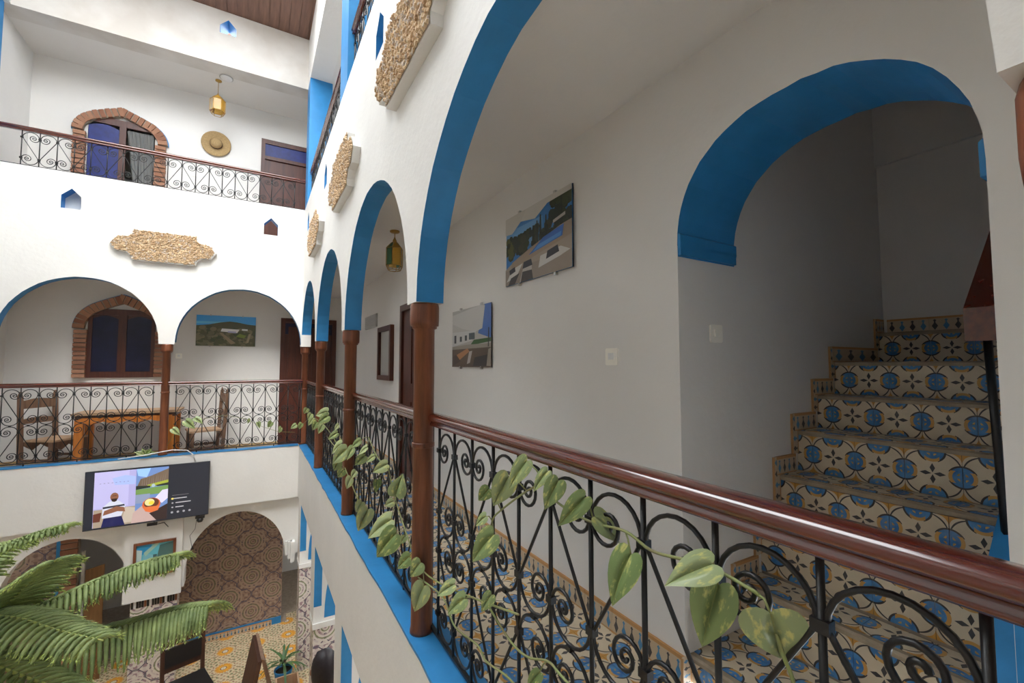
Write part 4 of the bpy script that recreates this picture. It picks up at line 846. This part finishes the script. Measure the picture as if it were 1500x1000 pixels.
# ------------------------------------------------------------------ person under the arcade
def person():
    joints = {'pel': (0, 0, .95, .125), 'waist': (0, 0, 1.08, .12), 'chest': (0, .01, 1.28, .145), 'neck0': (0, 0, 1.45, .065), 'neck': (0, -.01, 1.50, .052), 'head0': (0, -.02, 1.58, .078), 'head1': (0, -.015, 1.66, .092), 'crown': (0, 0, 1.72, .06),
      'shL': (.17, .01, 1.40, .065), 'elL': (.24, .03, 1.12, .043), 'wrL': (.22, -.10, .90, .032), 'hdL': (.21, -.14, .82, .034), 'shR': (-.17, .01, 1.40, .065), 'elR': (-.24, .04, 1.12, .043), 'wrR': (-.24, -.02, .88, .032), 'hdR': (-.24, -.05, .80, .034),
      'hipL': (.09, 0, .90, .095), 'knL': (.10, -.08, .50, .062), 'anL': (.10, .02, .09, .042), 'toL': (.11, -.13, .035, .036), 'hipR': (-.09, 0, .90, .095), 'knR': (-.10, .0, .50, .062), 'anR': (-.10, .16, .10, .042), 'toR': (-.11, .03, .035, .036)}
    E = [('pel', 'waist'), ('waist', 'chest'), ('chest', 'neck0'), ('neck0', 'neck'), ('neck', 'head0'), ('head0', 'head1'), ('head1', 'crown'), ('chest', 'shL'), ('shL', 'elL'), ('elL', 'wrL'), ('wrL', 'hdL'), ('chest', 'shR'), ('shR', 'elR'), ('elR', 'wrR'), ('wrR', 'hdR'), ('pel', 'hipL'), ('hipL', 'knL'), ('knL', 'anL'), ('anL', 'toL'), ('pel', 'hipR'), ('hipR', 'knR'), ('knR', 'anR'), ('anR', 'toR')]
    for s, sg in (('L', 1), ('R', -1)):
        hx, hy, hz, _ = joints['hd'+s]
        for k in range(4):
            joints['f%d%s' % (k, s)] = (hx+sg*.0, hy-.035+.022*k, hz-.045, .0085); joints['g%d%s' % (k, s)] = (hx-sg*.012, hy-.04+.022*k, hz-.085-.008*(1.5-abs(k-1.5)), .0075); E += [('hd'+s, 'f%d%s' % (k, s)), ('f%d%s' % (k, s), 'g%d%s' % (k, s))]
        joints['t'+s] = (hx-sg*.03, hy-.045, hz-.02, .010); joints['u'+s] = (hx-sg*.038, hy-.06, hz-.055, .0085); E += [('hd'+s, 't'+s), ('t'+s, 'u'+s)]
    names = list(joints); me = bpy.data.meshes.new('body'); me.from_pydata([joints[n][:3] for n in names], [(names.index(a), names.index(b)) for a, b in E], [])
    t = thing('person', 'person with dark hair and dark clothes walking beside the arcade pillar', 'person', (.62, 4.5, ZG), math.radians(190))
    o = inst('body', me, t); md = o.modifiers.new('skin', 'SKIN'); md.use_smooth_shade = True
    for i, n in enumerate(names): r = joints[n][3]; me.skin_vertices[0].data[i].radius = (r*(1.25 if n in ('chest', 'waist', 'pel') else 1), r); me.skin_vertices[0].data[i].use_root = n == 'pel'
    s = o.modifiers.new('sub', 'SUBSURF'); s.levels = 1; s.render_levels = 1
    m_, tt, b = new_mat('person_skin_and_clothes', .7); (x, y, z), v = coords(tt, 'Object'); c = mix(tt, z.gt(1.47), (.030, .026, .034), (.34, .19, .13)); c = mix(tt, z.lt(.86)*x.abs().gt(.17), c, (.34, .19, .13)); setc(tt, b, c); me.materials.append(m_)
    m = MB(); m.lathe([(.001, 1.815), (.06, 1.80), (.10, 1.76), (.118, 1.69), (.116, 1.60), (.10, 1.52), (.085, 1.49)], 20); vs = []
    for p in m.v: vs.append((p[0]*.92, p[1]*1.0+.028 + (.0 if p[1] > -.03 else .035), p[2]))
    m.v = vs; m.build('hair', 'hairdark', t)
    for sx in (-1, 1):
        m = MB(); m.lathe([(.001, -.008), (.008, -.005), (.010, 0), (.008, .005), (.001, .008)], 8, (sx*.034, -.106, 1.635)); m.build('eye', 'black', t)
        m = MB(); m.lathe([(.001, -.03), (.012, -.02), (.016, 0), (.013, .02), (.001, .03)], 8, (sx*.096, 0, 1.63)); m.build('ear', m_, t)
    m = MB(); m.prism([(-.012, 1.60), (.012, 1.60), (.006, 1.645), (-.006, 1.645)], -.128, -.10, 'y'); m.build('nose', m_, t); m = MB(); m.box((-.025, -.108, 1.565), (.025, -.095, 1.573)); m.build('mouth', 'terracotta', t)
M['hairdark'] = mottled('dark_hair', (.022, .016, .020), .5, .4, 30, 90, .3, .004)
person()
# ------------------------------------------------------------------ araucaria
def frond(par, pts, L, droop, spread, n=46, tip=1.0):
    P = [Vector(p) for p in pts]
    def ev(t):
        k = t*(len(P)-1); i = min(int(k), len(P)-2); return P[i].lerp(P[i+1], k-i)
    sm = [ev(i/24) for i in range(25)]
    # smooth
    for _ in range(3): sm = [sm[0]]+[(sm[i-1]+sm[i]*2+sm[i+1])/4 for i in range(1, 24)]+[sm[24]]
    m = MB(); m.tube(sm, [.010*(1-.7*i/24) for i in range(25)], 6); a = m.build('branch', 'pinestem', par)
    m = MB()
    for i in range(n):
        t = .06+.93*i/n; k = t*24; q = min(int(k), 23); p = sm[q].lerp(sm[q+1], k-q); tn = (sm[q+1]-sm[q]).normalized(); side = tn.cross(Vector((0, 0, 1))).normalized()
        for s in (-1, 1):
            l = L*(1-.55*t**2)*random.uniform(.85, 1.08); d = (side*s*spread+tn*.45+Vector((0, 0, .10))).normalized(); path = []; c = p.copy()
            for j in range(7): path.append(c.copy()); c = c+d*(l/6); d = (d+Vector((0, 0, -droop))).normalized()
            m.tube(path, [.009, .011, .0115, .011, .010, .008, .003], 5, 0)
            for j in range(6):          # needles
                a_, b_ = path[j], path[j+1]; ax = (b_-a_).normalized(); o1 = ax.orthogonal().normalized(); o2 = ax.cross(o1)
                for e in range(9):
                    u = a_.lerp(b_, (e+random.random())/9); th = random.uniform(0, 2*PI); dr = (o1*math.cos(th)+o2*math.sin(th)); bs_ = u+dr*.008; tp = u+dr*.017+ax*.012; wd = ax.cross(dr)*.0024
                    m.face([bs_-wd, bs_+wd, tp], 1 if (j >= 5 or t > .93) else 0)
    o = m.build('needles', ['pine', 'pine_tip'], a, fix=False); o['kind'] = 'stuff'
tx, ty = -1.36, 3.3
ar = thing('norfolk_pine', 'tall potted Norfolk pine with drooping feathery fronds in the courtyard', 'plant', (tx, ty, ZG))
m = MB(); m.tube([(0, 0, .35), (.01, .0, 1.6), (0, .01, 2.7), (.0, .0, 3.45)], [.045, .038, .025, .010], 8); m.build('trunk', 'bark', ar)
m = MB(); m.lathe([(.17, 0), (.23, .34), (.25, .40), (.22, .40), (.21, .36), (.001, .36)], 22); m.build('pot', 'terracotta', ar); m = MB(); m.lathe([(.215, .34), (.215, .366), (.001, .37)], 16); m.build('soil', 'soil', ar)
def fr(pxs, y0, y1, L, droop, spread, n):
    pts = []; k = len(pxs)
    for i, (px, py) in enumerate(pxs): p = at(px, py, 1, y0+(y1-y0)*i/(k-1)); pts.append(p-Vector((tx, ty, ZG)))
    z0 = pts[0].z; frond(ar, [(0, 0, z0-.02)]+pts, L, droop, spread, n)
fr([(-10, 915), (60, 888), (150, 848), (210, 825), (268, 812)], 3.25, 3.0, .23, .26, .75, 44)
fr([(20, 965), (110, 938), (200, 912), (262, 893), (310, 888)], 3.2, 2.85, .33, .30, .75, 44)
fr([(-30, 815), (20, 795), (60, 780), (106, 769)], 3.3, 3.2, .15, .12, .8, 21)
fr([(-30, 905), (15, 880), (50, 845), (85, 818)], 3.2, 2.7, .22, .16, .95, 25)
fr([(-30, 900), (30, 905), (90, 925), (152, 938)], 3.1, 2.5, .22, .18, .95, 27)
fr([(-40, 960), (20, 985), (90, 1010), (150, 1040)], 3.1, 2.6, .22, .2, .9, 24)
fr([(-60, 860), (-40, 830), (0, 800), (40, 790)], 3.4, 3.7, .18, .15, .9, 20)
fr([(-150, 900), (-240, 880), (-330, 900)], 3.3, 3.3, .2, .25, .8, 18)
# ------------------------------------------------------------------ pothos vines
def leaf_mesh():
    q = MB(); o = [(0, .0), (.06, -.07), (.15, -.115), (.25, -.105), (.335, -.05), (.395, .05), (.42, .16), (.415, .28), (.38, .41), (.32, .54), (.25, .66), (.175, .77), (.105, .87), (.05, .945), (.018, .985), (0, 1.02)]
    n = len(o); mid = [max(0, min(1.02, (k/(n-1))**1.15*1.02)) for k in range(n)]
    def zz(x, y): return -.26*max(0, y)**2+.30*abs(x)-.55*x*x
    for sgn in (-1, 1):
        for k in range(n-1):
            rows = []
            for e in (k, k+1):
                rows.append([(sgn*o[e][0]*f, mid[e]+(o[e][1]-mid[e])*f, zz(o[e][0]*f, mid[e]+(o[e][1]-mid[e])*f)) for f in (0, .5, 1)])
            for f in (0, 1): 
                quad = [rows[0][f], rows[1][f], rows[1][f+1], rows[0][f+1]]; quad = [p for a, p in enumerate(quad) if p not in quad[:a]]
                if len(quad) > 2: q.face(quad, 0, True)
    bm = bmesh.new(); me = q.mesh('leaf', 'leaf'); bm.from_mesh(me); bmesh.ops.remove_doubles(bm, verts=bm.verts, dist=.002); bm.to_mesh(me); bm.free()
    return me
LM = leaf_mesh()
def add_leaf(par, base, tip, wide=1.0, roll=0.0):
    d = tip-base; L = d.length; y = d.normalized(); v = (Vector((0, 0, CAMH))-base).normalized(); v = (v+Vector((0, 0, .55))+Vector((random.uniform(-.35, .35), random.uniform(-.35, .35), 0))).normalized()
    x = y.cross(v).normalized(); z = x.cross(y)
    if roll: x, z = x*math.cos(roll)+z*math.sin(roll), z*math.cos(roll)-x*math.sin(roll)
    o = inst('leaf', LM, par); Lf = L*1.08
    o.matrix_basis = Matrix.Translation(base-par.location) @ Matrix(((x.x, y.x, z.x, 0), (x.y, y.y, z.y, 0), (x.z, y.z, z.z, 0), (0, 0, 0, 1))) @ Matrix.Diagonal((Lf*wide, Lf, Lf, 1))
def vloc(px, py, X):
    p = at(px, py, 0, X); return p if p.y < 7.5 else at(px, py, 1, 7.5)
def vine(label, X, stems, leaves, rad=.004):
    b = vloc(*stems[0][-1], X); t = thing('pothos_vine', label, 'vine', (X, b.y, 0), 0, 'pothos vines on the railings')
    for s in stems:
        P = [vloc(px, py, X+random.uniform(-.006, .006))-t.location for px, py in s]; Q = []
        for i in range(len(P)-1):
            p0, p1, p2, p3 = P[max(i-1, 0)], P[i], P[i+1], P[min(i+2, len(P)-1)]
            for k in range(5): u = k/5; Q.append(.5*((2*p1)+(p2-p0)*u+(2*p0-5*p1+4*p2-p3)*u*u+(3*p1-p0-3*p2+p3)*u**3))
        Q.append(P[-1]); m = MB(); m.tube(Q, rad, 6); m.build('stem', 'stem', t)
    allpts = [vloc(px, py, X) for s in stems for px, py in s]
    for l in leaves:
        (bx, by), (tx_, ty_) = l[0], l[1]; wd = l[2] if len(l) > 2 else 1.0; base = vloc(bx, by, X-.012); tip = same_depth(base, (tx_-bx, ty_-by))
        near = min(allpts, key=lambda p: (p-base).length)
        if .012 < (near-base).length < .25: m = MB(); md = (near+base)/2+Vector((0, 0, .008)); m.tube([near-t.location, md-t.location, base-t.location], .0022, 5); m.build('petiole', 'stem', t)
        add_leaf(t, base, tip, wd, random.uniform(-.25, .25))
vine('pothos vine with big variegated leaves climbing the railing by the stairs', .735,
 [[(1112, 872), (1100, 863), (1046, 833), (1000, 819), (954, 806), (916, 778), (871, 766), (840, 751), (810, 730), (799, 709), (772, 719), (734, 747), (721, 763), (716, 800)], [(1165, 1010), (1158, 985), (1150, 966), (1136, 925)]],
 [((716, 716), (704, 734)), ((745, 698), (722, 742), .8), ((772, 675), (743, 713), .7), ((802, 690), (776, 715), .7), ((818, 704), (793, 743), .8), ((857, 728), (816, 772), .6), ((872, 757), (917, 786), 1.05), ((924, 812), (886, 880), .75), ((1044, 826), (980, 846), .85), ((1052, 857), (1018, 950), .75), ((1128, 897), (1153, 975), 1.25), ((723, 783), (686, 821), .8), ((712, 756), (700, 768))], .0034)
vine('pothos vine trailing from the dark column across the floor edge', .69,
 [[(569, 687), (580, 734), (594, 777), (605, 809), (620, 836), (648, 856), (700, 878), (760, 900)], [(612, 845), (648, 874), (666, 917), (699, 944), (712, 968), (741, 989), (765, 1015)], [(717, 890), (748, 939), (773, 962), (802, 968), (820, 987), (850, 1020)]],
 [((573, 761), (536, 783), .8), ((580, 782), (545, 816), .85), ((600, 815), (578, 832), .9), ((616, 824), (599, 843), 1.1), ((621, 858), (604, 895), .85), ((580, 725), (588, 698), 1.1), ((576, 734), (563, 741)), ((567, 680), (547, 691), .8), ((553, 703), (553, 720), .8), ((593, 786), (584, 796)), ((665, 856), (640, 870), .8), ((681, 876), (653, 898), .8), ((720, 871), (706, 894), .8), ((660, 850), (655, 858)), ((790, 985), (776, 1010), .7)], .0034)
vine('dense pothos cluster hanging at the middle columns', .68,
 [[(498, 640), (508, 662), (504, 680), (515, 708), (526, 737), (532, 760)], [(540, 640), (552, 668), (569, 687)], [(480, 640), (492, 655), (508, 660)]],
 [((500, 650), (482, 662)), ((508, 658), (482, 678), .8), ((517, 656), (503, 672), .9), ((528, 645), (512, 654), .8), ((538, 655), (522, 664), .8), ((534, 668), (520, 682), .8), ((514, 700), (504, 716), .9), ((503, 688), (492, 700)), ((539, 746), (523, 780), .7), ((530, 735), (519, 752), .8), ((498, 672), (486, 690), .9), ((521, 690), (512, 700)), ((548, 668), (536, 676), .8), ((494, 634), (481, 642), .8), ((496, 622), (487, 630), .8)], .004)
vine('small pothos cluster at the corner column', .67,
 [[(500, 668), (488, 640), (470, 618), (455, 612), (440, 624), (428, 627)]],
 [((480, 603), (463, 607), .9), ((481, 609), (466, 619), .9), ((456, 606), (449, 615)), ((464, 618), (455, 630), .9), ((450, 598), (444, 606)), ((442, 620), (436, 628)), ((434, 622), (426, 627), .9), ((473, 622), (465, 634), .9), ((459, 612), (449, 622), .9)], .003)
def far_vine():
    t = thing('pothos_vine', 'thin pothos stem trailing along the railing above the television', 'vine', (-1.0, YFF-.02, .02), 0, 'pothos vines on the railings'); Y = YFF+.03
    P = [at(px, py, 1, Y)-t.location for px, py in ((246, 650), (253, 640), (268, 622), (292, 614), (330, 608), (358, 613), (385, 625), (408, 632), (432, 633))]; m = MB(); m.tube(P, .003, 5); m.build('stem', 'stem', t)
    for b, q in (((253, 628), (262, 636)), ((272, 616), (283, 626)), ((286, 612), (296, 618)), ((366, 614), (362, 620)), ((378, 618), (382, 626)), ((398, 618), (392, 626)), ((412, 626), (406, 634))): bb = at(*b, 1, Y-.02); add_leaf(t, bb, same_depth(bb, (q[0]-b[0], q[1]-b[1])), .9)
    t2 = thing('pothos_cutting', 'bright green leaf cluster on the blue curb over the television', 'vine', tuple(at(212, 666, 1, YFF+.01))); 
    for a in range(7): th = a*.9; b = t2.location; add_leaf(t2, b+Vector((.01*math.cos(th), 0, .01)), b+Vector((.10*math.cos(th), -.03, .035+.05*math.sin(th))), .8)
far_vine()
